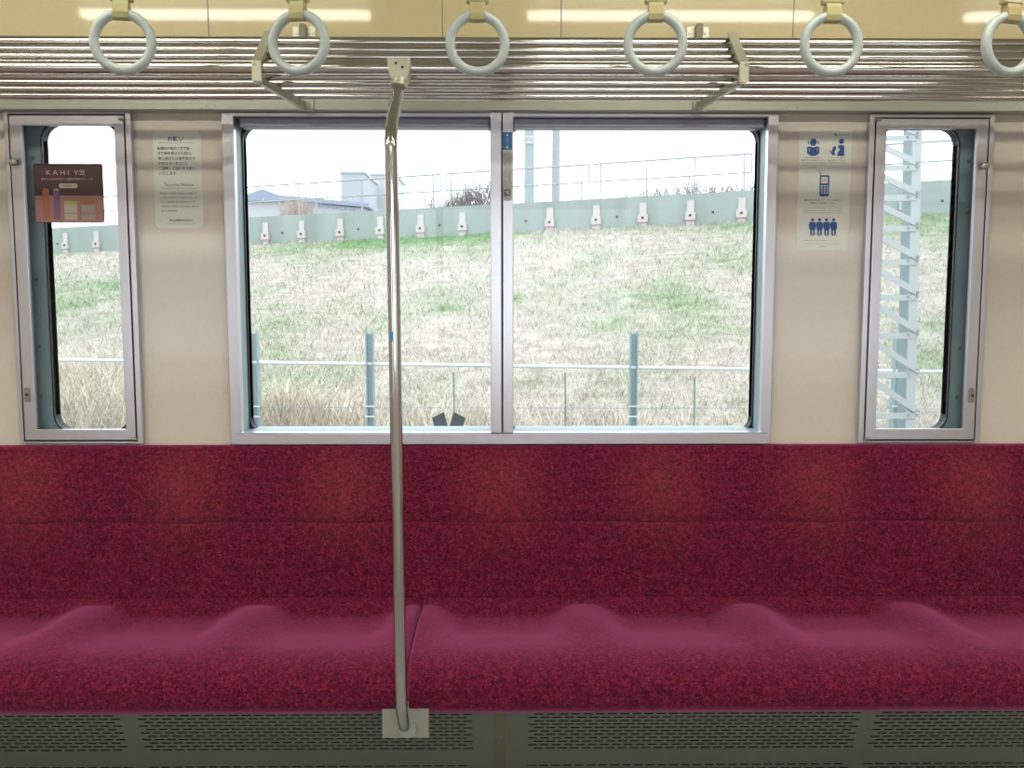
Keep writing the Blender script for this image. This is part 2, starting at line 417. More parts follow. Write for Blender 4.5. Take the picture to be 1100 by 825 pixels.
w2, gl2 = small_window('window_2', OL, (13, 147, 121.5, 475.5), (19, 139.8, 125, 472), (32, 129.5, 136, 460.5), (55, 134.5, 135, 461),
    ((34.5, 170), (36, 224), (39, 300), (42.6, 372.5), (45, 426)), (13, 174), (28.5, 424), ((130, 127), (143.5, 472)))
w3, gl3 = small_window('window_3', OR_, (928, 1060, 122, 475.5), (935, 1053.5, 127, 472.7), (946, 1041.5, 138, 461), (938, 1020.5, 138, 462),
    ((1041, 173), (1038.5, 229), (1031, 374), (1028.5, 427)), (1059, 178), (1044.5, 425), ((943.5, 128), (932, 472)))

# ============================================================ BENCH
bench = thing('train_bench', (0, 2.3, FL), 'long red patterned upholstered train bench below the windows', 'bench')
SPX = P(453, 643, 2.50).x
PITCHX = .444
BL, BR = SPX-4.02*PITCHX, SPX+4.04*PITCHX
ridge = [(2.515, 641.5), (2.47, 647), (2.40, 657), (2.30, 671), (2.22, 684), (2.15, 697), (2.10, 712), (2.065, 728), (2.05, 742), (2.048, 756), (2.055, 762), (2.075, 764.6), (2.15, 765.5)]
bucket = [(2.515, 641.5), (2.492, 652), (2.47, 662), (2.42, 671), (2.35, 679.5), (2.25, 687), (2.16, 697), (2.10, 712), (2.065, 728), (2.05, 742), (2.048, 756), (2.055, 762), (2.075, 764.6), (2.15, 765.5)]
# equalise point counts
ridge = [(2.515, 641.5), (2.495, 648.5), (2.47, 651), (2.42, 656), (2.35, 664), (2.25, 679), (2.16, 695), (2.10, 711), (2.065, 728), (2.05, 742), (2.048, 756), (2.055, 762), (2.075, 764.6), (2.15, 765.5)]
def prof(pts, sub=5):
    pts = [Vector((y, ZZ(p, y), 0)) for y, p in pts]; out = []
    for i in range(len(pts)-1):
        p0 = pts[max(i-1, 0)]; p1 = pts[i]; p2 = pts[i+1]; p3 = pts[min(i+2, len(pts)-1)]
        for k in range(sub):
            t = k/sub
            out.append(.5*((2*p1)+(p2-p0)*t+(2*p0-5*p1+4*p2-p3)*t*t+(3*p1-p0-3*p2+p3)*t**3))
    out.append(pts[-1]); return out
RP, BP = prof(ridge), prof(bucket)
def cushion(x0, x1, name='seat_cushion'):
    nx = max(8, int((x1-x0)/.008)); xs = [x0+(x1-x0)*i/nx for i in range(nx+1)]
    vs = []; m = len(RP)
    for x in xs:
        t = ((x-SPX)/PITCHX) % 1.0; d = min(t, 1-t)*2          # 0 on a ridge, 1 mid seat
        w = max(0, min(1, (d-.05)/.52)); w = w*w*(3-2*w)
        e = min(x-x0, x1-x); rd = 0 if e > .016 else .016-math.sqrt(max(0, .016**2-(.016-e)**2))
        for k in range(m):
            p = RP[k].lerp(BP[k], w)
            y, z = p.x, p.y
            if rd and k < m-6: z -= rd*.8
            if rd and k > m//2: y += rd*.8
            z += .0012*noise.noise(Vector((x*6, y*9, 3)))
            vs.append((x, y, z))
    fs = []
    for i in range(nx):
        for k in range(m-1): fs.append((i*m+k, i*m+k+1, (i+1)*m+k+1, (i+1)*m+k))
    # closed underside and ends
    zb = min(v[2] for v in vs)-.002; o = len(vs); vs += [(x, 2.515, zb) for x in xs]
    for i in range(nx): fs += [(i*m+m-1, o+i, o+i+1, (i+1)*m+m-1), (o+i, i*m, (i+1)*m, o+i+1)]
    fs += [tuple(range(m))+(o,), tuple(nx*m+k for k in range(m-1, -1, -1))[:0]+tuple([o+nx]+[nx*m+k for k in range(m-1, -1, -1)])]
    return MB().add(vs, fs).build(name, M['fabric'], bench, True)
cushion(BL, SPX-.0015); cushion(SPX+.0015, BR)
def backrest():
    x0, x1 = BL, BR; nx = int((x1-x0)/.011); xs = [x0+(x1-x0)*i/nx for i in range(nx+1)]
    P0 = [(2.528, 660), (2.524, 648), (2.523, 641.5), (2.530, 634), (2.540, 610), (2.548, 585), (2.556, 568), (2.5595, 562.5), (2.5635, 560.5), (2.5600, 558.5), (2.562, 552), (2.568, 535), (2.578, 510), (2.590, 490), (2.598, 482.5), (2.606, 479.2), (2.615, 478), (2.638, 477.2)]
    pr = [Vector((y, ZZ(p, y), 0)) for y, p in P0]; m = len(pr); vs = []
    ztop = pr[-1].y; zmid = ZZ(560, 2.56)
    for x in xs:
        t = ((x-SPX)/PITCHX) % 1.0; mid = math.exp(-((t-.5)/.2)**2)
        for k, p in enumerate(pr):
            y, z = p.x, p.y
            s = max(0, min(1, (z-.46)/(ztop-.46)))
            y -= -.004+.020*mid*math.sin(math.pi*min(1, s*1.05))**1.2
            y += .0015*noise.noise(Vector((x*4, 1, z*5)))
            y = min(y, 2.638)
            vs.append((x, y, z))
    fs = []
    for i in range(nx):
        for k in range(m-1): fs.append((i*m+k, (i+1)*m+k, (i+1)*m+k+1, i*m+k+1))
    o = len(vs); vs += [(x, 2.638, pr[0].y) for x in xs]
    for i in range(nx): fs += [(i*m, o+i, o+i+1, (i+1)*m), (o+i, i*m+m-1, (i+1)*m+m-1, o+i+1)]
    fs += [tuple(range(m))+(o,), tuple([o+nx]+[nx*m+k for k in range(m-1, -1, -1)])]
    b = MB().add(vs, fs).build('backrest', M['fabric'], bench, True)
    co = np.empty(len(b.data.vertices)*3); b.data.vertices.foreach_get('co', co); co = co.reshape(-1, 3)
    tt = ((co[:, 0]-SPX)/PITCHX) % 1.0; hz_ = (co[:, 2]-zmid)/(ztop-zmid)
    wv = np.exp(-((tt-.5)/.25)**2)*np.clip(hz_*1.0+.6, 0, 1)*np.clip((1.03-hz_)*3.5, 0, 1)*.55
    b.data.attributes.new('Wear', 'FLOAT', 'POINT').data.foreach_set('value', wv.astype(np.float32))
    return b
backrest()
# under-seat heater cover: perforated steel sheets, leaning back toward the floor
HT, HB = 2.27, 2.43       # y at z .40 and z 0 (line of the sheet)
HTOP = .325
def hy(z): return HB+(HT-HB)*z/.40
def slot_sheet(px0, px1, name, parent):
    """sheet with rows of real slots; slot grid inside [px0,px1]; returns sheet"""
    mb = MB()
    def q(a, b, c, d): mb.add([(a, hy(c), c), (b, hy(c), c), (b, hy(d), d), (a, hy(d), d)], [(0, 1, 2, 3)])
    return mb, q
def on_sheet(py):
    z = .2
    for _ in range(12): z = ZZ(py, hy(z))
    return z
def heater(name, xa, xb, fields, label):
    t = thing(name, ((xa+xb)/2, 2.4, FL), label, 'heater cover', 'heater covers under the bench')
    cuts = [xa]+[f for g in fields for f in g]+[xb]
    mb = MB()
    def q(a, b, c, d):
        if b-a > 1e-6: mb.add([(a, hy(c), c), (b, hy(c), c), (b, hy(d), d), (a, hy(d), d)], [(0, 1, 2, 3)])
    rows = []
    for k in range(11):
        rows.append(on_sheet(767.2+k*3.66))
    zr = on_sheet(822.3); rows2 = [zr, on_sheet(826.2), on_sheet(829.9)]
    allrows = sorted(rows+rows2); hh = .0021
    pitch = .0325; gap = .0080
    for fi, (a, b) in enumerate(fields):
        zlast = FL
        for k, z in enumerate(allrows):
            q(a, b, zlast, z-hh)
            off = (len(allrows)-k) % 2
            n = int((b-a)/pitch); x = a
            st = a+(pitch/2 if off else 0)
            xcur = a
            while st+pitch-gap <= b-.002:
                q(xcur, st, z-hh, z+hh); xcur = st+pitch-gap; st += pitch
            q(xcur, b, z-hh, z+hh)
            zlast = z+hh
        q(a, b, zlast, HTOP)
    solid = [xa]+[f for g in fields for f in g]+[xb]
    for i in range(0, len(solid), 2): q(solid[i], solid[i+1], FL, HTOP)
    mb.build('perforated_sheet', M['grille'], t)
    MB().prism([(hy(FL)+.04, FL), (hy(FL)+.045, FL), (hy(HTOP)+.045, HTOP), (hy(HTOP)+.04, HTOP)], 'x', xa, xb).build('heater_backing', M['dark'], t)
    return t
def hx(px): return P(px, 785, 2.33).x
SX = hx(536)
h1 = heater('heater_cover', BL, SX, [(hx(-105)-.9, hx(-105)), (hx(-92), hx(123)), (hx(140), hx(508))][1:], 'grey perforated heater cover under the bench, left of the joint strip')
h2 = heater('heater_cover', SX+.0005, BR, [(hx(568), hx(934)), (hx(948), hx(1170))], 'grey perforated heater cover under the bench, right of the joint strip')
s = MB().prism([(hy(FL)-.003, FL), (hy(FL)-.0002, FL), (hy(HTOP)-.0002, HTOP), (hy(HTOP)-.003, HTOP)], 'x', hx(529.5), hx(543.5)).build('joint_strip', M['strip'], h1)
p = P(537.5, 801, 2.35); screw(s, p.x, hy(p.z)-.003, p.z, .003)

# ============================================================ LUGGAGE RACK
rack = thing('luggage_rack', (0, 2.4, ZZ(100, 2.3)), 'polished steel tube luggage rack above the windows', 'luggage rack')
def pipe(py, Y, r, name='pipe'):
    z = ZZ(py, Y); return MB().tube([(-XL+.02, Y, z), (XL-.02, Y, z)], r, 20).build(name, M['steel'], rack, True)
FZ = ZZ(73.5, 2.12)
pipe(73.5, 2.12, .0140, 'front_rail')
for py, Y, r in ((46, 2.236, .0125), (54.3, 2.205, .0098), (61.8, 2.175, .0095), (68.2, 2.155, .008)): pipe(py, Y, r, 'guard_pipe')
for py, Y, r in ((82.8, 2.20, .0095), (90, 2.30, .0098), (97, 2.405, .0098), (104, 2.51, .0098)): pipe(py, Y, r, 'shelf_pipe')
# brackets
for pf, pr_, sgn in ((272, 326, 1), (803, 753, -1)):
    xf = P(pf+sgn*6, 70, 2.12).x
    top = P(0, 39, 2.245); 
    zt = ZZ(38.5, 2.24); zbk = ZZ(85, 2.10)
    br = MB().prism([(2.222, zt+.004), (2.25, zt), (2.24, zt-.03), (2.20, zbk+.03), (2.14, zbk+.012), (2.14, zbk-.004), (2.103, zbk-.004), (2.100, FZ+.012)], 'x', xf-.004, xf+.004).build('bracket', M['cast'], rack, bevel=.001)
    MB().prism([(2.218, zt+.004), (2.228, zt+.006), (2.108, FZ+.008), (2.106, zbk-.006), (2.098, zbk-.006), (2.098, FZ+.010)], 'x', xf-.0105, xf+.0105).build('flange', M['cast'], br, bevel=.0015)
    screw(br, xf-sgn*.004, 2.099, FZ+.004, .004)
    # strut under the shelf pipes back to the beam
    z1 = ZZ(84, 2.15)-.012; z2 = ZZ(112.5, 2.598)-.002
    st = MB().prism([(2.13, z1-.008), (2.13, z1+.008), (2.598, z2+.010), (2.598, z2-.014)], 'x', xf-.005, xf+.005).build('strut', M['beam'], rack, bevel=.001)
    st2 = MB().box((xf-.012, 2.592, z2-.016), (xf+.025, 2.600, z2+.014)).build('strut_foot', M['beam'], st)
    # wall fitting above the pipes
    p = P(326 if sgn > 0 else 750, 35, 2.60); yy = cove_y(p.z)
    c = thing('wall_clamp', (p.x, yy, p.z)); put(c, rack); ORG[c.name] = Vector()
    c.location = (0, 0, 0); c.matrix_parent_inverse = Matrix.Identity(4); c.location = -ORG[rack.name]; 
    fit = MB().prism(rrect(p.x-.031, p.x+.031, p.z-.022, p.z+.018, .006), 'y', yy-.006, yy+.003).build('wall_fitting', M['cast'], rack, bevel=.001)
    bpy.data.objects.remove(c)
    MB().prism(rrect(p.x-.009, p.x+.010, p.z-.10, p.z+.020, .006), 'y', yy-.028, yy-.004).build('hook_lug', M['strip'], fit, bevel=.002)
    for q in (-.021, .021):
        MB().tube([(p.x+q, yy-.006, p.z+.002), (p.x+q, yy-.0085, p.z+.002)], .006, 12).build('screw', M['screw'], fit, True)

rack2 = thing('luggage_rack', (0, -.1, ZZ(100, 2.3)), 'polished steel tube luggage rack on the opposite wall of the carriage, facing the windows', 'luggage rack')
for q in rack.children:
    if q.name.split('.')[0] in ('front_rail', 'guard_pipe', 'shelf_pipe'):
        c = q.copy(); COL.objects.link(c); c.parent = rack2
        c.matrix_parent_inverse = Matrix.Translation((0, WY+OPY, 0)) @ Matrix.Rotation(math.pi, 4, 'Z') if False else Matrix.Translation(-ORG[rack2.name]) @ Matrix.Translation((0, WY+OPY, 0)) @ Matrix.Rotation(math.pi, 4, 'Z')
for xx_ in (-1.2, -.1, 1.0):
    MB().prism([(WY+OPY-2.13, FZ-.02), (WY+OPY-2.13, FZ+.015), (OPY, FZ+.06), (OPY, FZ+.02)], 'x', xx_-.005, xx_+.005).build('bracket', M['cast'], rack2)

# ============================================================ GRAB POLE
PYY = 1.985
gx = P(425, 420, PYY).x
rx = P(430, 73, 2.12).x
pole = thing('grab_pole', (gx, PYY, .3), 'polished steel grab pole in front of the bench, clamped to the rack', 'grab pole')
zt = ZZ(92, 2.10)
pts = []
ctrl = [(rx, 2.108, FZ-.010), (rx-.003, 2.092, FZ-.06), (gx-.004, 2.03, ZZ(128, 2.03)), (gx-.004, PYY+.004, ZZ(150, PYY)), (gx-.003, PYY, ZZ(175, PYY)), (gx-.001, PYY, ZZ(300, PYY)), (gx, PYY, ZZ(420, PYY)), (gx+.002, PYY, ZZ(560, PYY)), (gx+.003, PYY, ZZ(700, PYY)), (gx+.004, PYY+.002, ZZ(752, PYY)), (gx+.005, PYY+.012, ZZ(770, PYY)), (gx+.007, PYY+.035, ZZ(781, 2.01)), (gx+.010, PYY+.075, ZZ(783.5, 2.03))]
def catmull(ps, sub=8):
    ps = [Vector(p) for p in ps]; out = []
    for i in range(len(ps)-1):
        p0 = ps[max(i-1, 0)]; p1 = ps[i]; p2 = ps[i+1]; p3 = ps[min(i+2, len(ps)-1)]
        for k in range(sub):
            t = k/sub; out.append(.5*((2*p1)+(p2-p0)*t+(2*p0-5*p1+4*p2-p3)*t*t+(3*p1-p0-3*p2+p3)*t**3))
    out.append(ps[-1]); return out
MB().tube(catmull(ctrl), .0136, 24).build('tube', M['pole'], pole, True)
sock = MB().prism([(rx-.026, FZ+.016), (rx+.026, FZ+.016), (rx+.024, FZ-.012), (rx+.017, FZ-.034), (rx-.017, FZ-.034), (rx-.024, FZ-.012)], 'y', 2.088, 2.136).build('clamp', M['cast'], pole, bevel=.004)
MB().tube([(rx, 2.102, FZ-.030), (rx-.002, 2.096, FZ-.046)], .0185, 20).build('collar', M['cast'], sock, True)
for q in (-.006, .008): screw(sock, rx+q, 2.088, FZ-q*.6, .003, m='dark')
pz0, pz1 = ZZ(792, 2.055), ZZ(766, 2.055)
bp_ = MB().box((P(411, 780, 2.06).x, 2.052, pz0), (P(461, 780, 2.06).x, 2.060, pz1+.03)).build('base_plate', M['plate'], pole, bevel=.0015)
MB().box((P(419, 780, 2.06).x, 2.060, pz0+.01), (P(453, 780, 2.06).x, hy(pz0)-.001, pz0+.016)).build('stay', M['plate'], bp_)
MB().tube([(gx+.013, 2.030, ZZ(783.5, 2.03)), (gx+.015, 2.053, ZZ(783.5, 2.04))], .0185, 20).build('flange', M['plate'], bp_, True)
p = P(421.5, 361, PYY)
MB().prism(rrect(p.x-.0045, p.x+.003, p.z-.011, p.z+.011, .003), 'y', PYY-.0142, PYY-.0125).build('tape_mark', M['blue_tag'], pole)
bpy.data.objects['tape_mark']['label'] = 'small blue tape mark'

# ============================================================ HANGING STRAPS
SY = 1.84
straps = [(132, 45, 8, 'leftmost, above the left small window'), (321, 46, -10, 'just left of the grab pole top'), (513, 47, 3, 'just right of the grab pole top'),
          (704, 47, -3, 'left of the bracket at the right of the rack'), (893, 48, 2, 'above the pictogram poster'), (1084, 48, 14, 'cut off by the right edge of the picture')]
lab = ['round pale grey hanging strap nearest the advert in the left small window',
       'round pale grey hanging strap overlapping the left rack bracket',
       'round pale grey hanging strap just right of the grab pole clamp',
       'round pale grey hanging strap just left of the right rack bracket',
       'round pale grey hanging strap above the blue pictogram poster',
       'round pale grey hanging strap above the lattice mast window, rightmost of the row']
proto = None
def make_strap():
    t = thing('hanging_strap', (0, 0, 0))
    Rm = .0525; rt = .0098; vs = []; nu, nv = 64, 14
    for i in range(nu):
        a = 2*math.pi*i/nu
        for j in range(nv):
            b = 2*math.pi*j/nv; rr = Rm+rt*math.cos(b)*.95
            vs.append((rr*math.cos(a), rt*1.1*math.sin(b), rr*math.sin(a)))
    fs = [(i*nv+j, ((i+1) % nu)*nv+j, ((i+1) % nu)*nv+(j+1) % nv, i*nv+(j+1) % nv) for i in range(nu) for j in range(nv)]
    MB().add(vs, fs).build('ring_handle', M['ring'], t, True)
    # belt: loops round the ring top, two layers up to the overhead pipe
    w = .0145
    outline = [(-.0135, .0525), (-.0115, .042), (0, .0385), (.0115, .042), (.0135, .0525), (.0105, .068), (.0045, .085), (.0040, .33), (-.0040, .33), (-.0045, .085), (-.0105, .068)]
    MB().prism(outline, 'x', -w, w).build('belt', M['belt'], t, smooth=False, bevel=.001)
    MB().prism([(-.009, .074), (.009, .074), (.009, .20), (-.009, .20)], 'x', -.0215, .0215).build('belt_sleeve', M['buckle'], t, bevel=.003)
    return t
def copy_tree(o, parent=None):
    c = o.copy(); COL.objects.link(c)
    if parent: c.parent = parent
    for ch in list(o.children): copy_tree(ch, c)
    return c
for i, (px, py, rz, _) in enumerate(straps):
    if i == 0: proto = make_strap(); o = proto
    else: o = copy_tree(proto)
    p = P(px, py, SY)
    o.location = p; o.rotation_euler = (0, 0, R(rz))
    tag(o, lab[i], 'hanging strap', 'hanging straps along the rack')
zp = P(132, 46, SY).z+.335
sp = thing('strap_rail', (0, SY, zp))
bpy.data.objects.remove(sp)
tag(MB().tube([(-XL, SY, zp), (XL, SY, zp)], .012, 14).build('trim_6', M['steel'], None, True), kind='structure')

# ============================================================ LAMPS
for row, yy in enumerate((.86, 1.62)):
    for k in range(-2, 3):
        xc = -1.23+k*1.98
        if abs(xc)+.66 > XL: continue
        t = thing('ceiling_lamp', (xc, yy, H), 'long lit fluorescent ceiling lamp, seen reflected in the panel above the rack', 'lamp', 'fluorescent lamps along the ceiling')
        MB().box((xc-.66, yy-.07, H-.012), (xc+.66, yy+.07, H)).build('lamp_housing', M['housing'], t)
        prof_ = [(yy-.045, H-.012), (yy-.040, H-.034), (yy-.02, H-.045), (yy+.02, H-.045), (yy+.040, H-.034), (yy+.045, H-.012)]
        MB().prism(prof_, 'x', xc-.635, xc+.635).build('lamp_cover', M['lamp'], t)

# ============================================================ NOTICES
S_ = WY/1000*1.0
def U(cx, cy, Y): return P(cx, cy, Y)
# --- security notice
Y0 = WY-.0012
c = P(191.5, 193.5, WY)
n1 = thing('security_notice', (c.x, Y0, c.z), 'white rounded security notice with black Japanese and English text', 'notice')
hw = (216-167)/2*S_*1.03; hh_ = ZZ(141.5, WY)-ZZ(245, WY); hh_ /= 2
MB().prism(rrect(c.x-hw, c.x+hw, c.z-hh_, c.z+hh_, .013), 'y', Y0, WY-.0002).build('vinyl_panel', M['sticker_w'], n1)
yt = Y0-.0004
def zl(py): return ZZ(py, WY)
def rule(parent, x0, x1, z, m='ink_l', t_=.0008, y=None): MB().box((x0, (y or yt), z-t_/2), (x1, (y or yt)+.0003, z+t_/2)).build('rule_line', M[m], parent)
text('お願い', 'ink_b', n1, 'heading', c.x-.003, zl(150), yt, .0125, .045, bold=.02)
rule(n1, c.x-.052, c.x+.048, zl(154.2))
jl = ['駅構内や車内で不審者・', '不審物を見かけた際は、', '駅係員または乗務員まで', 'お知らせください。', 'ご理解・ご協力をお願い', 'いたします。']
lx = c.x-hw+.012
for k, (l, wfrac) in enumerate(zip(jl, (.095, .095, .103, .080, .103, .052))):
    text(l, 'ink', n1, 'notice_text', lx+.0005*k, zl(160+k*5.35), yt, .0088, wfrac, 'LEFT', .012)
text('Security Notice', 'ink', n1, 'heading', c.x+.003, zl(199.3), yt, .0105, .080)
rule(n1, c.x-.046, c.x+.054, zl(202.6))
for k, (l, wf) in enumerate((('Please notify station staff or', .102), ('crew members when you see', .106), ('any suspicious persons or', .096), ('objects either in a train car or', .106), ('at a station.', .044))):
    text(l, 'ink', n1, 'notice_text', lx+.003+.0006*k, zl(208.3+k*4.55), yt, .0066, wf, 'LEFT')
text('新京成電鉄株式会社', 'ink', n1, 'company_name', c.x+.004, zl(237), yt, .006, .064, bold=.015)
text('SHIN-KEISEI ELECTRIC RAILWAY CO.,LTD.', 'ink_l', n1, 'company_name', c.x+.005, zl(240.7), yt, .0035, .082)
# --- manners poster
c = P(885, 204.5, WY)
n2 = thing('manners_poster', (c.x, Y0, c.z), 'tall pale poster with blue passenger and mobile phone pictograms', 'poster')
hw = (913.5-857.5)/2*S_*.995; hh_ = (zl(139)-zl(270))/2
MB().prism(rrect(c.x-hw, c.x+hw, c.z-hh_, c.z+hh_, .009), 'y', Y0, WY-.0002).build('vinyl_panel', M['sticker_w'], n2)
def disc(mb, x, z, r, n=18, y=None):
    return mb.prism([(x+r*math.cos(2*math.pi*k/n), z+r*math.sin(2*math.pi*k/n)) for k in range(n)], 'y', (y or yt), (y or yt)+.0003)
def px_(px, py): p = P(px, py, WY); return p.x, p.z
def poly(mb, pts, y=None): return mb.prism([px_(a, b) for a, b in pts], 'y', (y or yt), (y or yt)+.0003)
# logo
mb = MB(); poly(mb, [(896.3, 142.5), (898, 144), (898, 145.2), (900, 146.2), (897.5, 146.4), (896, 145)]); mb.build('logo_mark', M['ink_t'], n2)
text('shin-keisei', 'ink_t', n2, 'logo_text', *px_(906.5, 144.8), yt, .0045, .030)
# person with headphones
mb = MB(); x, z = px_(873.5, 153); disc(mb, x, z, .0098)
poly(mb, [(869.8, 157.3), (866.8, 158.2), (866.6, 164.5), (869.5, 166.5), (871.5, 167.6), (875.5, 167.6), (877.5, 166.5), (880, 164.5), (879.8, 158.2), (877, 157.3), (873.5, 158.6)])
for a in (868.3, 878.7): poly(mb, [(a-.5, 151.7), (a+.6, 151), (a+.6, 155), (a-.5, 154.4)])
mb.build('headphones_pictogram', M['ink_b'], n2)
for a in (869.2, 877.6): MB().bar((*px_(a, 159.5)[:1], yt-.0002, px_(a, 159.5)[1]), (px_(a, 162.8)[0], yt-.0002, px_(a, 162.8)[1]), .0012, .0006).build('arm_line', M['sticker_w'], n2)
# standing person with bag
mb = MB(); x, z = px_(903.8, 152); disc(mb, x, z, .0073)
poly(mb, [(900.5, 156), (905.5, 156), (906.7, 157), (906.7, 167.8), (899, 167.8), (899.6, 164), (902.5, 160), (900.2, 159.5)])
poly(mb, [(894.8, 158), (896.8, 156.8), (898.2, 158.2), (897.6, 161), (896, 163.6), (897.6, 166.4), (894, 166.8), (892.4, 165), (893.4, 162)])
poly(mb, [(891.2, 161.8), (892.4, 161), (892.2, 164.6), (891, 164)])
mb.build('bag_pictogram', M['ink_b'], n2)
for k, (py, w_, h_, mm) in enumerate(((169.6, .042, .0032, 'ink'), (172.2, .066, .0042, 'ink'), (175.0, .060, .0026, 'ink_l'), (177.4, .060, .0026, 'ink_l'), (179.6, .028, .0024, 'ink_l'))):
    tx = ('音量を控えめに', '音漏れにご注意ください。', 'Please keep the volume of your', 'headphones down in the', 'train.')[k]
    text(tx, mm, n2, 'poster_text', *px_(873, py), yt, h_, w_)
    tx = ('リュックなどの荷物は', '前に抱えてください。', 'Please hold your backpack', 'in front of you in the', 'train.')[k]
    text(tx, mm, n2, 'poster_text', *px_(899, py), yt, h_, (.046, .048, .046, .044, .024)[k])
# phone
mb = MB(); x0, z0 = px_(879.9, 211); x1, z1 = px_(890.9, 188.3)
mb.prism(rrect(x0, x1, z0, z1, .004), 'y', yt, yt+.0003); a = px_(881, 189); b = px_(880.9, 183.5)
mb.bar((a[0], yt+.0001, a[1]), (b[0], yt+.0001, b[1]), .0022, .0003); ph = mb.build('phone_pictogram', M['ink_b'], n2)
mb = MB(); x2, z2 = px_(881.7, 197); x3, z3 = px_(889.1, 190.2); mb.prism(rrect(x2, x3, z2, z3, .0015), 'y', yt-.0003, yt-.0001); mb.build('phone_screen', M['sticker_w'], ph)
text('OFF', 'ink_r', ph, 'screen_text', (x2+x3)/2, (z2+z3)/2, yt-.0005, .0065, .0125, bold=.02)
for r_ in range(4):
    for q in range(3):
        xx, zz = px_(882.6+q*2.9, 199.7+r_*2.5); MB().prism(rrect(xx-.0022, xx+.0022, zz-.0018, zz+.0018, .0008, 3), 'y', yt-.0003, yt-.0001).build('key', M['sticker_w'], ph)
for k, (tx, py, w_, h_, mm) in enumerate((('優先席付近ではマナーモードに設定し、', 214.9, .106, .0048, 'ink'), ('通話はご遠慮ください。', 218.3, .072, .0048, 'ink'), ('Please set your mobile phone to', 221.5, .058, .0028, 'ink_l'), ('silent mode and refrain from talking on the phone.', 223.6, .105, .0028, 'ink'), ('请将手机设置为静音模式，请勿在车内通话。', 226.2, .110, .0028, 'ink_l'), ('휴대전화는 매너모드로 설정하여 주십시오.', 228.6, .112, .0028, 'ink_l'))):
    text(tx, mm, n2, 'poster_text', *px_(884, py), yt, h_, w_)
# four seated people
mb = MB()
for q in range(4):
    cx = 872.6+q*7.55
    x, z = px_(cx, 236.1); disc(mb, x, z, .0044, 12)
    poly(mb, [(cx-3.7, 240), (cx-2.6, 238.4), (cx+2.6, 238.4), (cx+3.7, 240), (cx+3.6, 246.2), (cx+2.4, 247), (cx+2.6, 251.5), (cx+1.4, 253.6), (cx+.5, 253.6), (cx+.6, 247.6), (cx-.6, 247.6), (cx-.5, 253.6), (cx-1.4, 253.6), (cx-2.6, 251.5), (cx-2.4, 247), (cx-3.6, 246.2)])
mb.build('seated_people_pictogram', M['ink_b'], n2)
mb = MB()
for q in range(3):
    cx = 876.4+q*7.55; poly(mb, [(cx-.8, 246), (cx, 244.6), (cx+.8, 246), (cx+.4, 249), (cx-.4, 249)], yt-.0003)
mb.build('gap_mark', M['sticker_w'], n2)
for k, (tx, py, w_) in enumerate((('座席は詰めてお掛けください。', 258.5, .098), ('Please share the seats with other passengers.', 261.8, .100), ('新京成電鉄', 264.4, .022))):
    text(tx, 'ink_l', n2, 'poster_text', *px_(883.5-(1 if k == 0 else 0), py), yt, .0030, w_)
# --- small blue and grey sticker on the mullion
Ym = 2.6055
c = P(544.8, 152, 2.606); xa, xb = XX(539.9, 2.606), XX(550, 2.606)
n3 = thing('mullion_sticker', (c.x, Ym, c.z), 'narrow blue and grey instruction sticker on the centre window mullion', 'sticker')
MB().box((xa, Ym-.0004, ZZ(161, 2.606)), (xb, Ym+.0004, ZZ(142, 2.606))).build('blue_panel', M['sticker_b'], n3)
MB().prism(rrect(xa+.0005, xb-.0005, ZZ(215.5, 2.606), ZZ(161.6, 2.606), .002), 'y', Ym-.0004, Ym+.0004).build('grey_panel', M['sticker_g'], n3)
ys = Ym-.0008
for cy, sg in ((145, 1), (158.5, -1)):
    xm = (xa+xb)/2; zc = ZZ(cy, 2.606); MB().prism([(xm-.0035, zc-.0025*sg), (xm+.0035, zc-.0025*sg), (xm, zc+.0035*sg)], 'y', ys, ys+.0003).build('arrow_mark', M['sticker_w'], n3)
text('ブラインド', 'sticker_w', n3, 'sticker_text', (xa+xb)/2, ZZ(151.8, 2.606), ys, .0055, .022, rot=-math.pi/2)
for q, (l, wv) in enumerate((('カーテンは手を添えて上下させてください', .074), ('ゆっくり操作して下さい', .048), ('窓を開けるときは', .090))):
    text(l, ('ink_l', 'ink', 'ink_l')[q], n3, 'sticker_text', xb-.0055-q*.0068, ZZ(164, 2.606)-wv/2-.002, ys, .0036, wv, rot=-math.pi/2)
mb = MB(); xm = (xa+xb)/2; zc = ZZ(207, 2.606); mb.prism(rrect(xm-.009, xm+.009, zc-.009, zc+.009, .002), 'y', ys, ys+.0003); mb.build('pictogram', M['ink_l'], n3)
mb = MB().bar((xm-.005, ys-.0003, zc+.004), (xm+.005, ys-.0003, zc-.005), .004, .0003, up=(0, 1, 0)); mb.bar((xm+.002, ys-.0003, zc+.006), (xm+.004, ys-.0003, zc+.001), .003, .0003, up=(0, 1, 0)); mb.build('hand_mark', M['sticker_w'], n3)
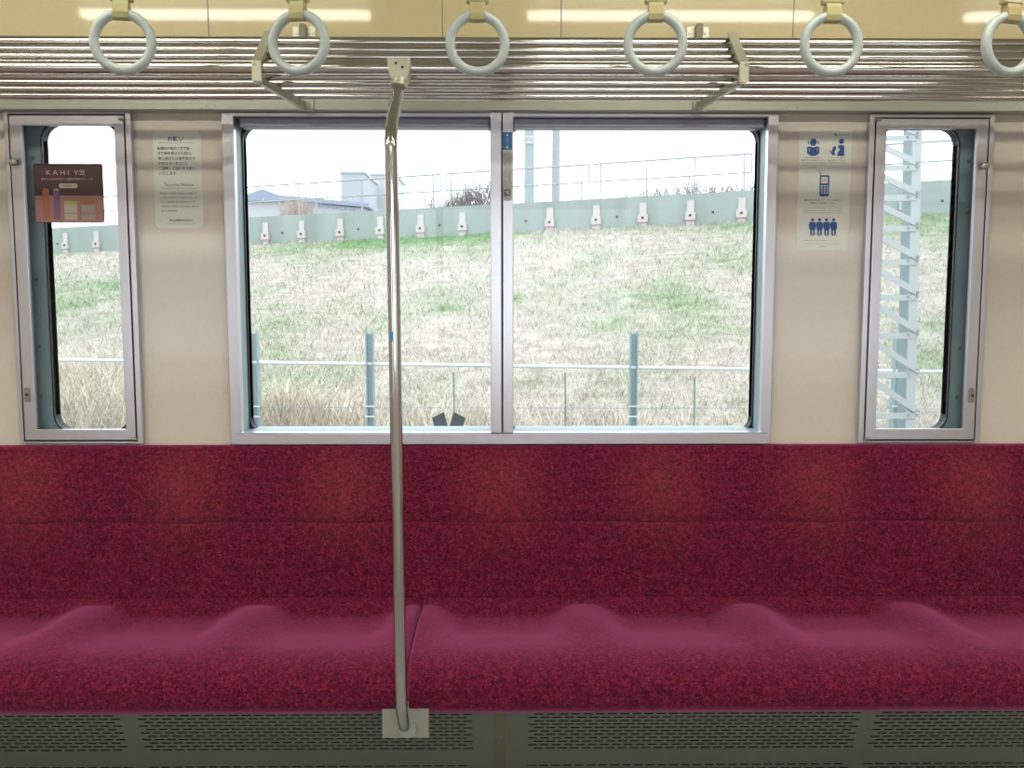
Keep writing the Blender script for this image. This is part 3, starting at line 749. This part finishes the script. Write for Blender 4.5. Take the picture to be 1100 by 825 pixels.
# --- advert on the left small window
Ya = 2.6255
c = P(74.5, 208, Ya); xa, xb = XX(37, Ya, 208), XX(111.5, Ya, 208); z0, z1 = ZZ(239.5, Ya), ZZ(176.5, Ya)
n4 = thing('window_advert', (c.x, Ya, c.z), 'plum and pink cosmetics advert stuck on the left small window', 'advert')
MB().prism(rrect(xa, xb, z0, z1, .006), 'y', Ya-.0008, Ya).build('printed_panel', M['ad_dark'], n4)
MB().prism(rrect(xa+.0015, xb-.0015, z0+.0015, z0+(z1-z0)*.46, .003), 'y', Ya-.0012, Ya-.0008).build('pink_field', M['ad_pink'], n4)
def au(u, v): return xa+(xb-xa)*u, z1-(z1-z0)*v      # u,v in 0..1 from top left
y4 = Ya-.0016
text('K A H I', 'ad_tx', n4, 'advert_heading', *au(.35, .15), y4, .0125, .062)
text('Y코', 'ad_tx', n4, 'advert_heading', *au(.665, .15), y4, .0125, .030)
text('韓国で2000万本売れた話題の美容スティック', 'ad_tx', n4, 'advert_text', *au(.48, .26), y4, .0068, .142)
mb = MB(); a, b = au(.36, .415); a2, b2 = au(.63, .335); mb.prism(rrect(a, a2, b, b2, .0055), 'y', y4, y4+.0003); mb.build('badge', M['ad_cr'], n4)
text('新発売 ▸', 'ad_dark', n4, 'badge_text', *au(.495, .375), y4-.0003, .006, .030)
def slab(u0, u1, v0, v1, m, name, r=.003, dy=0):
    a, b = au(u0, v1); a2, b2 = au(u1, v0); return MB().prism(rrect(a, a2, b, b2, r), 'y', y4-dy, y4-dy+.0003).build(name, M[m], n4)
slab(.12, .215, .42, .95, 'ad_or', 'printed_stick', .006)
slab(.275, .365, .42, .95, 'ad_vi', 'printed_stick', .004)
slab(.285, .355, .425, .46, 'ad_cr', 'printed_cap', .0015, .0003)
slab(.425, .61, .63, .95, 'ad_cr', 'printed_jar', .003); slab(.43, .605, .63, .70, 'ad_ye', 'printed_lid', .002, .0003)
slab(.67, .87, .66, .95, 'ad_gr', 'printed_jar', .003); slab(.675, .865, .63, .70, 'ad_or', 'printed_lid', .002, .0003)
text('SPRING PINK', 'ad_dark', n4, 'advert_text', *au(.515, .845), y4-.0006, .0032, .034)
text('WINTER ROSE', 'ad_dark', n4, 'advert_text', *au(.77, .845), y4-.0006, .0032, .034)
for q in n4.children: pass

# ============================================================ OUTSIDE
GZ = -1.05
# retaining wall line
B1 = P(270, 262.5, 26.5); B2 = P(800, 238.6, 22.0)
T1 = P(270, 233.5, 26.5); T2 = P(800, 204.8, 22.0)
DIR = (B2-B1).xy.normalized(); LEN = (B2-B1).xy.length
def on_wall(s, dz=0, top=False, off=0):
    """s metres from B1 along the wall; off = metres toward the train"""
    k = s/LEN; a = (T1, T2) if top else (B1, B2)
    nrm = Vector((DIR.y, -DIR.x))
    return Vector((B1.x+DIR.x*s+nrm.x*off, B1.y+DIR.y*s+nrm.y*off, a[0].z+(a[1].z-a[0].z)*k+dz))
def s_of(px, py=220):
    d = CM @ Vector(((px-550)/F, (412.5-py)/F, -1)); # ray (dx,dy) t = B1 + DIR s
    det = d.x*(-DIR.y)+DIR.x*d.y
    s = (d.x*B1.y-d.y*B1.x)/(-(d.x*DIR.y-d.y*DIR.x))
    return -((B1.x*d.y-B1.y*d.x)/(DIR.x*d.y-DIR.y*d.x))
S0, S1 = -24, LEN+14
W = thing('retaining_wall', on_wall(LEN/2), 'long weathered concrete retaining wall at the top of the grass slope', 'wall')
mb = MB(); NS = 60
for i in range(NS):
    a = S0+(S1-S0)*i/NS; b = S0+(S1-S0)*(i+1)/NS
    q = []
    for s_ in (a, b):
        q += [on_wall(s_, -.6), on_wall(s_, 0, True), on_wall(s_, 0, True, -.35), on_wall(s_, -.6, False, -.35)]
    fs = [(0,1,5,4),(1,2,6,5),(2,3,7,6),(3,0,4,7)]
    if i == 0: fs.append((3,2,1,0))
    if i == NS-1: fs.append((4,5,6,7))
    mb.add(q, fs)
mb.build('wall_body', M['conc'], W)
def wall_box(mb, s, w, z0f, z1f, off, th):
    """box on wall face; z fractions of the wall height"""
    def pt(ss, zf, of):
        b = on_wall(ss, 0, False, of); t = on_wall(ss, 0, True, of); return Vector((b.x, b.y, b.z+(t.z-b.z)*zf))
    v = [pt(s-w/2, z0f, off), pt(s+w/2, z0f, off), pt(s+w/2, z1f, off), pt(s-w/2, z1f, off), pt(s-w/2, z0f, off+th), pt(s+w/2, z0f, off+th), pt(s+w/2, z1f, off+th), pt(s-w/2, z1f, off+th)]
    mb.add(v, [(0,1,2,3),(7,6,5,4),(0,4,5,1),(1,5,6,2),(2,6,7,3),(3,7,4,0)])
plq = [285, 324, 365.5, 408.5, 452, 497]+[591, 641, 691, 742, 797]
ss = [s_of(p) for p in plq]
step = (ss[-1]-ss[0])/11.0
allp = sorted(ss+[ss[5]+step*.93]+[ss[0]-step*k for k in range(1, 8)]+[ss[-1]+step*k for k in range(1, 7)])
for s_ in allp:
    mb = MB(); wall_box(mb, s_, .17, .40, .78, 0, .03); o = mb.build('anchor_plate', M['conc_l'], W)
    mb = MB(); wall_box(mb, s_, .24, .14, .40, 0, .07); wall_box(mb, s_, .19, -.05, .14, 0, .04); c_ = mb.build('anchor_block', M['conc_l'], o)
    mb = MB(); wall_box(mb, s_, .05, .26, .325, .07, .02); mb.build('bolt', M['dark'], c_)
    mb = MB(); wall_box(mb, s_, .24, .135, .15, .07, .004); mb.build('rust_line', M['red_o'], c_)
for p in (302.5, 384.5, 472, 565, 663, 766, 60, 1012):
    mb = MB(); s_ = s_of(p); wall_box(mb, s_, .055, .34, .405, 0, .01); mb.build('weep_hole', M['dark'], W)

# railings on the wall top
def railing(pa, pb, posts, label, ends=(True, True)):
    sa, sb = s_of(pa), s_of(pb)
    hT = .86; hM = .43
    t = thing('guard_railing', on_wall((sa+sb)/2, 0, True, -.15), label, 'railing', 'guard railings on the retaining wall')
    def pt(s, h): return on_wall(s, h, True, -.15)
    MB().tube([pt(sa, hT), pt(sb, hT)], .023, 8).build('top_rail', M['rail_o'], t)
    MB().tube([pt(sa, hM), pt(sb, hM)], .019, 8).build('mid_rail', M['rail_o'], t)
    for s_ in ([sa] if ends[0] else [])+([sb] if ends[1] else []): MB().tube([pt(s_, hM), pt(s_, hT)], .018, 8).build('end_bar', M['rail_o'], t)
    for p in posts: MB().tube([pt(s_of(p), -.02), pt(s_of(p), hT)], .02, 8).build('post', M['rail_o'], t)
railing(-20, 326, [20, 60, 95, 130, 200, 262, 318], 'thin grey guard railing on the wall, in front of the small gabled house')
railing(331, 471, [336.5, 386, 425, 463], 'thin grey guard railing on the wall, in front of the pale block building')
railing(477, 630.5, [482, 527, 575, 623], 'thin grey guard railing on the wall, crossing the two concrete poles')
railing(636, 806, [643.5, 693, 744.5, 798], 'thin grey guard railing on the wall, right of the concrete poles')
railing(812, 1120, [818, 870, 925, 980, 1035, 1090], 'thin grey guard railing on the wall, behind the lattice mast')

# ground
def slope_z(x, y):
    """height of the embankment at x,y"""
    # distance of the wall line at this x direction
    s = ((Vector((x, y))-B1.xy).dot(DIR)); b = on_wall(s)
    # wall y at this x
    yw = B1.y+(x-B1.x)*DIR.y/DIR.x; sw = (x-B1.x)/DIR.x; zw = on_wall(sw).z
    y0, z0 = 7.4, -.22
    if y < y0:
        k = max(0, min(1, (y-4.2)/(y0-4.2))); return GZ+(z0-GZ)*k*k*(3-2*k)
    k = min(1, (y-y0)/(yw-y0)); return z0+(zw-z0)*(.12*k*(1-k)*0+k)
def nz(x, y, z=0, s=1): return noise.noise(Vector((x*s, y*s, z)))
def ray_ground(px, py):
    d = CM @ Vector(((px-550)/F, (412.5-py)/F, -1)); t = 6.0
    while t < 40:
        q = Vector((0, 0, CAMZ))+d*(t/d.y)
        if q.z < slope_z(q.x, q.y): return q
        t += .05
    return q
greens = [(690, 322, 1.3, .55), (790, 280, 1.0, .8), (480, 332, .25, .9), (465, 318, .5, .6), (298, 330, .22, 1), (300, 350, .8, .6), (365, 395, .35, .6), (352, 410, .3, .5), (310, 412, .3, .5), (505, 305, .4, .5),
          (570, 410, .3, .5), (660, 350, .4, .6), (556, 322, .3, .6), (690, 240, 1.5, .3), (790, 243, 1.2, .9), (470, 256, 2.2, .9), (380, 262, 1.5, .8), (300, 268, 1.0, .8), (415, 260, 1, .8), (520, 254, 1.2, .9), (340, 280, .8, .4),
          (1000, 240, 1.5, .9), (90, 310, 1.6, .7), (60, 330, .8, .8), (1005, 350, .6, .6), (1000, 390, .5, .5), (720, 400, .3, .4), (800, 440, .3, .5), (930, 230, 1.5, .9)]
GR = [(ray_ground(a, b), r, k) for a, b, r, k in greens]
def greenness(x, y):
    g = .50*max(0, nz(x, y*.5, 2, .9)+.02)+.35*max(0, nz(x, y, 7, 2.6)-.05)
    for q, r, k in GR:
        d2 = ((x-q.x)/(r*1.2))**2+((y-q.y)/(r*1.6))**2
        if d2 < 4: g += k*math.exp(-d2*1.6)*(.65+.6*nz(x, y, 5, 3.5))
    yw = B1.y+(x-B1.x)*DIR.y/DIR.x
    if yw-y < 1.6: g += .4*max(0, nz(x, 0, 9, .5)+.35)*(1-(yw-y)/1.6)
    return max(0, min(1, g))
DRY = np.array((.43, .39, .35)); DRY2 = np.array((.37, .34, .305)); GRN = np.array((.13, .22, .10)); GRN2 = np.array((.25, .35, .17))
xs = np.linspace(-27, 25, 240); ks = np.linspace(0, 1, 190)**1.3
vs = []; cols = []
for k in ks:
    for x in xs:
        yw = B1.y+(x-B1.x)*DIR.y/DIR.x+.1
        y = 3.2+(yw-3.2)*k
        z = slope_z(x, y)+(.05*nz(x, y, 1, 1.3)+.02*nz(x, y, 4, 5))*(1 if y > 4 else 0)
        vs.append((x, y, z)); g = greenness(x, y) if y > 6.5 else .2
        c_ = DRY2*(1-g)+GRN*g; c_ = c_*(.9+.35*nz(x, y, 11, 4)); cols.append((*np.clip(c_, 0, 1), 1))
n = len(xs); fs = [(j*n+i, j*n+i+1, (j+1)*n+i+1, (j+1)*n+i) for j in range(len(ks)-1) for i in range(n-1)]
me = bpy.data.meshes.new('grass_slope'); me.from_pydata(vs, [], fs)
at_ = me.color_attributes.new('Col', 'FLOAT_COLOR', 'POINT'); at_.data.foreach_set('color', np.array(cols, dtype=np.float32).ravel())
me.materials.append(M['slope']); go = bpy.data.objects.new('ground_slope', me); COL.objects.link(go); tag(go, kind='structure')
for p in me.polygons: p.use_smooth = True
# far plateau behind the wall
pz = T1.z-.25
mb = MB(); mb.add([(-160, 27.5, pz-.6), (-27, 27.5+5, pz-.6), (140, 14, pz+.2), (160, 400, pz), (-160, 400, pz)], [(0, 1, 2, 3, 4)])
mb = MB(); a = on_wall(S0, -.15, True, -.2); b = on_wall(S1, -.15, True, -.2)
mb.add([(a.x-60, a.y+20, a.z), a, b, (b.x+60, b.y-5, b.z), (b.x+120, 300, b.z-1), (a.x-140, 300, a.z)], [(0, 1, 2, 3, 4, 5)])
tag(mb.build('ground_plateau', M['conc_l']), kind='structure')
tag(MB().box((-40, -30, GZ-.2), (40, 3.3, GZ)).build('ground_track', M['conc_l']), kind='structure')

def blades(name, pts, hgt, wid, cols, lean, label=None, cat=None, m='blade', dirs=None):
    """curved triangular-strip blades: pts Nx3"""
    n = len(pts); a = rng.uniform(0, 2*np.pi, n); d = np.stack([np.cos(a), np.sin(a), np.zeros(n)], 1)
    side = np.stack([rng.uniform(.5, 1, n)*rng.choice([-1, 1], n), rng.uniform(-.4, .4, n), np.zeros(n)], 1)
    h = hgt[:, None]; w = wid[:, None]; L = (lean*rng.uniform(.3, 1.3, n))[:, None]; up = np.array([0, 0, 1.0])
    b0 = pts-side*w/2; b1 = pts+side*w/2
    mid = pts+up*h*.6+d*h*L*.35; m0 = mid-side*w*.35; m1 = mid+side*w*.35
    tip = pts+up*h*(1-.25*L)+d*h*L
    V = np.stack([b0, b1, m0, m1, tip], 1).reshape(-1, 3).astype(np.float32)
    base = (np.arange(n)*5)[:, None]
    q = np.concatenate([base+np.array([0, 1, 3, 2]), base+np.array([2, 3, 4, 4])], 1)
    loops = np.concatenate([base+0, base+1, base+3, base+2, base+2, base+3, base+4], 1).astype(np.int32).ravel()
    starts = (np.arange(n)*7)[:, None]+np.array([0, 4]); 
    me = bpy.data.meshes.new(name); me.vertices.add(n*5); me.vertices.foreach_set('co', V.ravel())
    me.loops.add(n*7); me.loops.foreach_set('vertex_index', loops)
    me.polygons.add(n*2); me.polygons.foreach_set('loop_start', starts.ravel().astype(np.int32))
    me.update(calc_edges=True)
    c5 = np.repeat(np.concatenate([np.clip(cols, 0, 1), np.ones((n, 1))], 1), 5, 0).astype(np.float32)
    at_ = me.color_attributes.new('Col', 'FLOAT_COLOR', 'POINT'); at_.data.foreach_set('color', c5.ravel())
    me.materials.append(M[m]); o = bpy.data.objects.new(name, me); COL.objects.link(o)
    tag(o, label, cat, kind='stuff'); return o
NB = 95000
u = rng.uniform(0, 1, NB); ymin, ymax = 7.2, 27.0
yy = 1/(1/ymin+u*(1/ymax-1/ymin)); xx = yy*rng.uniform(-.66, .66, NB)
keep = yy < B1.y+(xx-B1.x)*DIR.y/DIR.x-.05; xx, yy = xx[keep], yy[keep]
zz = np.array([slope_z(a, b) for a, b in zip(xx, yy)])
gg = np.array([greenness(a, b) for a, b in zip(xx, yy)])
isg = rng.uniform(0, 1, len(xx)) < np.clip(gg*1.1, 0, 1)
t_ = rng.uniform(0, 1, len(xx))[:, None]
cc = np.where(isg[:, None], GRN2*t_+GRN*(1-t_), DRY*1.25*t_+DRY*.78*(1-t_))
cc *= rng.uniform(.8, 1.2, len(xx))[:, None]
hh = rng.uniform(.04, .12, len(xx))*(yy/12)**.4; ww = .006*(yy/9)
blades('short_grass', np.stack([xx, yy, zz], 1), hh, ww, cc, 1.6, 'short patchy green and straw coloured grass covering the slope', 'grass')
def reed_patch(name, clumps, label):
    P_, Hh, Ww, Cc = [], [], [], []
    for (px, py, sx, num, hmin, hmax) in clumps:
        q = ray_ground(px, py)
        for _ in range(num):
            x = q.x+rng.normal(0, sx); y = q.y+rng.normal(0, sx*.6)
            P_.append((x, y, slope_z(x, y)-.02)); Hh.append(rng.uniform(hmin, hmax)); Ww.append(rng.uniform(.004, .010))
            k = rng.uniform(.75, 1.25); Cc.append(np.array((.56, .51, .43))*k)
    return blades(name, np.array(P_), np.array(Hh), np.array(Ww), np.array(Cc), 1.1, label, 'reeds')
reed_patch('dry_reeds', [(290, 466, .30, 900, .25, .75), (335, 466, .28, 520, .2, .6), (375, 468, .35, 260, .1, .35), (500, 468, .35, 420, .15, .5), (470, 470, .3, 200, .15, .4)], 'tangled dry straw reeds behind the lower left of the main window')
reed_patch('dry_reeds', [(60, 430, .35, 500, .3, .8), (100, 430, .35, 600, .3, .85), (130, 470, .4, 600, .3, .9), (70, 480, .4, 600, .3, .8), (20, 460, .5, 500, .3, .8)], 'tall pale dry reeds behind the left small window')
reed_patch('dry_reeds', [(620, 470, .5, 260, .08, .3), (690, 470, .5, 260, .08, .3), (760, 470, .5, 260, .08, .3), (960, 475, .5, 260, .1, .3)], 'sparse low dry reeds behind the lower right of the main window')

# near wire fence
FY = 8.0
fz = lambda px: P(px, 384+.0145*px, FY)
fence = thing('wire_fence', (0, FY, slope_z(0, FY)), 'low galvanised wire fence with pale top rail crossing the foot of the slope', 'fence')
a = P(-200, 383, FY); b = P(1300, 403, FY)
MB().tube([a, b], .015, 10).build('top_rail', M['fence_w'], fence, True)
def rail_z(x): return a.z+(b.z-a.z)*(x-a.x)/(b.x-a.x)
for py in (436, 456):
    MB().tube([(a.x, FY, P(0, py, FY).z), (b.x, FY, P(1100, py+4, FY).z)], .0022, 5).build('wire', M['fence_o'], fence)
for px in (-130, -5, 273, 397, 539, 681, 823, 965, 1107, 1240):
    q = P(px, 356, FY); x = q.x; zt_ = q.z
    mb = MB(); z0 = slope_z(x, FY)-.2
    mb.box((x-.035, FY-.03, z0), (x-.023, FY+.03, zt_)); mb.box((x+.023, FY-.03, z0), (x+.035, FY+.03, zt_)); mb.box((x-.023, FY-.004, z0), (x+.023, FY+.004, zt_-.02))
    po = mb.build('post', M['fence_o'], fence)
    for py in (436, 447):
        MB().box((x-.042, FY-.035, P(px, py, FY).z-.006), (x+.042, FY-.028, P(px, py, FY).z+.006)).build('clip', M['fence_w'], po)
for px, pt_, lb in ((607, 400, 'thin green stake in the grass, left of the fence post right of the mullion'), (746, 405, 'thin green stake in the grass, toward the right of the main window'), (487, 400, 'thin green stake beside the corrugated scraps')):
    q = P(px, pt_, 8.5); g = slope_z(q.x, 8.5)-.1
    m_ = MB().tube([(q.x, 8.5, g), (q.x+.006, 8.5, g*.4+q.z*.6), (q.x, 8.5, q.z)], .008, 8).build('plant_stake', M['stake'])
    tag(m_, lb, 'stake', 'stakes in the grass slope')
# corrugated scraps
for k, (pa, pb, ry, lb) in enumerate(((466, 480, .5, 'dark corrugated scrap sheet lying in the reeds, the left one'), (482, 499, -.5, 'dark corrugated scrap sheet lying in the reeds, the right one'))):
    q0 = P((pa+pb)/2, 457, 7.9); mb = MB(); g = []
    for j in range(13):
        t = j/12; y_ = .008*math.sin(t*6*2*math.pi); g.append((t-.5, y_))
    vs = []
    wv = .115; ca, sa_ = math.cos(ry*.9), math.sin(ry*.9)
    for zt_ in (-.10, .085):
        for x, y_ in g: vs.append((q0.x+x*wv+(.03*ry if zt_ > 0 else -.03*ry), 7.9+y_+(.05 if zt_ > 0 else 0), q0.z+zt_))
    for zt_ in (-.10, .085):
        for x, y_ in g: vs.append((q0.x+x*wv+(.03*ry if zt_ > 0 else -.03*ry), 7.906+y_+(.05 if zt_ > 0 else 0), q0.z+zt_))
    fs = []
    for j in range(12): fs += [(j, j+1, 14+j, 13+j), (26+j, 39+j, 40+j, 27+j), (j, 26+j, 27+j, j+1), (13+j, 14+j, 40+j, 39+j)]
    fs += [(0, 13, 39, 26), (12, 38, 51, 25)]
    vs = [(q0.x+(x-q0.x)*ca-(z-q0.z)*sa_, y, q0.z+(x-q0.x)*sa_+(z-q0.z)*ca) for x, y, z in vs]
    tag(mb.add(vs, fs).build('corrugated_sheet', M['scrap']), lb, 'scrap sheet', 'corrugated scraps by the fence')

# lattice mast behind the right small window
MY = 6.2
mast = thing('lattice_mast', (P(965, 400, MY).x, MY, GZ), 'pale zinc lattice mast behind the right small window', 'mast')
def mx_(px, py, Y=MY): return P(px, py, Y)
for pr_ in ((987.5, 977.5), (922, 912)):
    t = mx_(pr_[0], 60); b = mx_(pr_[1], 466); d = (b-t)/(t.z-b.z); b2 = b+d*(b.z-GZ); t2 = t-d*1.6
    t2.y = b2.y = MY
    ch = MB().bar(t2, b2, .062, .008, up=(0, 1, 0)).build('chord', M['mast'], mast)
    off = Vector((-.024, .078, 0)); MB().bar(t2+off, b2+off, .008, .15, up=(0, 1, 0)).build('chord_web', M['fence_o'], ch)  # shaded side of the chord put into the colour, darker than the flange
hy_ = [148-64, 148-32, 148, 180, 212, 245, 281, 319, 360, 402, 446, 492]
for i, py in enumerate(hy_):
    l = mx_(921, py+1); r_ = mx_(984, py+.5); r_.y = l.y = MY-.006
    br = MB().bar(l, r_, .010, .038, up=(0, 0, 1)).build('horizontal_strut', M['mast'], mast)
    for q, (bx_, bz_) in enumerate(((-.055, .008), (.005, .008))):
        MB().tube([r_+Vector((bx_, -.004, bz_)), r_+Vector((bx_, -.014, bz_))], .009, 8).build('bolt', M['rail_o'], br)
    if i < len(hy_)-1:
        l2 = mx_(930, py+2); r2 = mx_(984, hy_[i+1]-5); l2.y = MY-.012; r2.y = MY-.012
        d_ = MB().bar(l2, r2, .010, .040, up=(0, 0, 1)).build('diagonal_brace', M['mast'], mast)
        MB().tube([r2+Vector((.005, -.006, 0)), r2+Vector((.005, -.016, 0))], .010, 8).build('bolt', M['rail_o'], d_)

# concrete poles and buildings beyond the wall
def base_beyond(px, py, Y): return P(px, py, Y)
for px, w, Y, lb in ((568.5, .33, 31, 'pale concrete pole with a small plate beyond the wall, the left of two'), (597, .27, 32, 'pale concrete pole beyond the wall, the right of two')):
    q = P(px, 215, Y); z0 = b_z = 2.6
    t = thing('concrete_pole', (q.x, Y, z0), lb, 'pole', 'concrete poles beyond the wall')
    MB().tube([(q.x, Y, z0), (q.x, Y, 13)], [w/2*1.08, w/2*.85], 16).build('shaft', M['conc_p'], t, True)
    if px < 580:
        z = P(px, 151, Y).z; pl = MB().box((q.x-.20, Y-.20, z-.13), (q.x+.20, Y-.17, z+.13)).build('number_plate', M['bld_w'], t)
        text('ATS', 'ink_l', pl, 'plate_text', q.x-.03, z, Y-.206, .12, .26)
        MB().tube([(q.x, Y, z-.04), (q.x, Y, z+.04)], w/2*1.02, 16).build('band', M['rail_o'], t)
def building(name, x0, x1, y0, y1, z0, z1, wall, label, gable=None, wins=()):
    t = thing(name, ((x0+x1)/2, (y0+y1)/2, z0), label, 'building')
    MB().box((x0, y0, z0), (x1, y1, z1)).build('walls', M[wall], t)
    if gable:
        xm = (x0+x1)/2; MB().prism([(x0-.4, z1-.05), (xm, z1+gable), (x1+.4, z1-.05), (x1+.4, z1-.25), (x0-.4, z1-.25)], 'y', y0-.4, y1+.4).build('roof', M['roof_b'], t)
    else:
        MB().ring((x0-.15, x1+.15, y0-.15, y1+.15), (x0+.15, x1-.15, y0+.15, y1-.15), 0, 0.01) if False else None
        MB().box((x0-.12, y0-.12, z1), (x1+.12, y1+.12, z1+.18)).build('roof', M['bld_w'], t)
    for (wx0, wx1, wz0, wz1) in wins:
        f = MB().box((wx0-.06, y0-.05, wz0-.06), (wx1+.06, y0+.01, wz1+.06)).build('window', M['bld_w'], t)
        MB().box((wx0, y0-.07, wz0), (wx1, y0-.04, wz1)).build('pane', M['win_o'], f)
    return t
def bx(pl, pr, pt, Y): a = P(pl, pt, Y); b = P(pr, pt, Y); return a.x, b.x, a.z
gp = T1.z-.8
x0, x1, z1 = bx(366, 390.5, 186, 75); building('block_building', x0, x1, 75, 83, gp, z1, 'bld_b', 'blue grey block building beyond the wall, left of the grab pole')
x0, x1, z1 = bx(391.2, 424, 188, 84); building('low_building', x0, x1, 84, 92, gp, z1, 'bld_w', 'wide white building beyond the wall, directly behind the grab pole')
x0, x1, z1 = bx(265, 302, 212, 60)
zc = lambda py, Y: P(300, py, Y).z
wn = [(P(a, 214, 60).x, P(b, 214, 60).x, zc(217, 60), zc(212.5, 60)) for a, b in ((282, 285), (286.5, 289.5))]
building('gabled_house', x0, x1, 60, 68, gp, z1, 'bld_w', 'small pale gabled house beyond the wall at the far left', .5, wn)
# long low shed with sloping roof
Ysh = 52
t = thing('long_shed', (P(345, 218, Ysh).x, Ysh, gp), 'long low shed with a blue grey sloping roof beyond the wall', 'building')
A_ = [P(305, 214.5, Ysh), P(392, 223.5, Ysh)]
MB().prism([(A_[0].x, gp), (A_[0].x, A_[0].z), (A_[1].x, A_[1].z), (A_[1].x, gp)], 'y', Ysh, Ysh+6).build('walls', M['bld_w'], t)
MB().prism([(A_[0].x-.3, A_[0].z), (A_[0].x-.3, A_[0].z+.22), (A_[1].x+.3, A_[1].z+.22), (A_[1].x+.3, A_[1].z)], 'y', Ysh-.5, Ysh+6.5).build('roof', M['roof_b'], t)
for q in range(7):
    p0 = P(314+q*9.5, 0, Ysh).x; p1 = P(320+q*9.5, 0, Ysh).x; zt_ = P(314, 217.5+q*1.0, Ysh).z
    f = MB().box((p0, Ysh-.05, zt_-.14), (p1, Ysh+.01, zt_+.04)).build('window', M['win_o'], t)

# bare shrubs behind the railing
def shrub(px0, px1, hts, label, num, seed, m='twig', Yoff=-1.0, rad=.009):
    rr = random.Random(seed); mb = MB(); sa, sb = s_of(px0), s_of(px1)
    for k in range(num):
        u_ = rr.random(); s_ = sa+(sb-sa)*u_; h = hts(u_)*rr.uniform(.6, 1.05)
        p = on_wall(s_, -.03, True, Yoff-rr.random()*.8); d = Vector((rr.uniform(-.5, .5), rr.uniform(-.3, .3), 1)).normalized()
        pts_ = [p]
        for j in range(4):
            d = (d+Vector((rr.uniform(-.35, .35), rr.uniform(-.3, .3), rr.uniform(-.15, .1)))).normalized(); pts_.append(pts_[-1]+d*h/4)
        mb.tube(pts_, [rad, rad*.8, rad*.7, rad*.5, rad*.3], 4, False)
        for j in (2, 3):
            e = pts_[j]+Vector((rr.uniform(-.2, .2), rr.uniform(-.1, .1), rr.uniform(.03, .22)))*h*.6
            mb.tube([pts_[j], e], [rad*.5, rad*.25], 3, False)
    o = mb.build('bare_shrub', m if not isinstance(m, str) else M[m]); tag(o, label, 'shrub', 'bare shrubs behind the railings'); return o
M['straw'] = mat('dry_straw_stems', (.37, .32, .27), .9)
shrub(432, 468, lambda u: .60+.2*math.sin(u*9), 'low dark bare shrub behind the railing, just right of the grab pole', 110, 1)
shrub(466, 512, lambda u: .62+.75*u, 'tangled dark bare shrub behind the railing, rising beside the mullion', 240, 2, rad=.010)
shrub(505, 527, lambda u: 1.45-.35*u, 'upright thin bare shrub behind the railing, against the left of the mullion', 40, 3, rad=.008)
shrub(276, 306, lambda u: .80*math.sin(math.pi*u)+.25, 'rounded straw coloured shrub behind the railing at the far left', 170, 4, 'straw')
shrub(655, 735, lambda u: .35+.35*u, 'low bare shrub behind the railing, right of the concrete poles', 150, 5)
shrub(722, 738, lambda u: 1.2, 'thin upright bare shrub behind the railing, right of the concrete poles', 22, 6, rad=.009)
shrub(735, 812, lambda u: .62-.15*u, 'low dark bare shrub behind the railing, at the right of the main window', 170, 7)
# lone weedy shrubs in the lower slope
def weed(px, py, h, w_, num, label, seed):
    rr = random.Random(seed); mb = MB(); q = ray_ground(px, py)
    for k in range(num):
        p = Vector((q.x+rr.uniform(-w_, w_), q.y+rr.uniform(-.15, .15), q.z-.05)); d = Vector((rr.uniform(-.4, .6), 0, 1)).normalized(); hh__ = h*rr.uniform(.4, 1); pts_ = [p]
        for j in range(3): d = (d+Vector((rr.uniform(-.3, .3), rr.uniform(-.3, .3), 0))).normalized(); pts_.append(pts_[-1]+d*hh__/3)
        mb.tube(pts_, [.005, .004, .003, .002], 4, False)
    tag(mb.build('weed_clump', M['twig']), label, 'weed', 'weeds at the foot of the slope')
weed(650, 466, .33, .12, 26, 'dark bare weed clump at the foot of the slope, left of the tallest fence post', 1)
weed(612, 466, .24, .12, 20, 'dark bare weed clump at the foot of the slope, below the green stake', 2)
weed(776, 466, .2, .08, 14, 'dark bare weed clump at the foot of the slope, near the right window corner', 3)

# ============================================================ WORLD + VIEW
w = bpy.data.worlds.new('overcast_sky'); SC.world = w; w.use_nodes = True
t = w.node_tree; bg = t.nodes['Background']
bg.inputs[0].default_value = (.93, .97, 1.0, 1); bg.inputs[1].default_value = 3.25
SC.view_settings.view_transform = 'Standard'; SC.view_settings.look = 'None'; SC.view_settings.exposure = 0; SC.view_settings.gamma = 1
SC.view_settings.use_curve_mapping = False
cy = SC.cycles
cy.use_denoising = True
try: cy.denoiser = 'OPENIMAGEDENOISE'
except Exception: pass
cy.max_bounces = 10; cy.transparent_max_bounces = 12; cy.diffuse_bounces = 5; cy.glossy_bounces = 5
cy.caustics_reflective = False; cy.caustics_refractive = False
cy.sample_clamp_indirect = 6
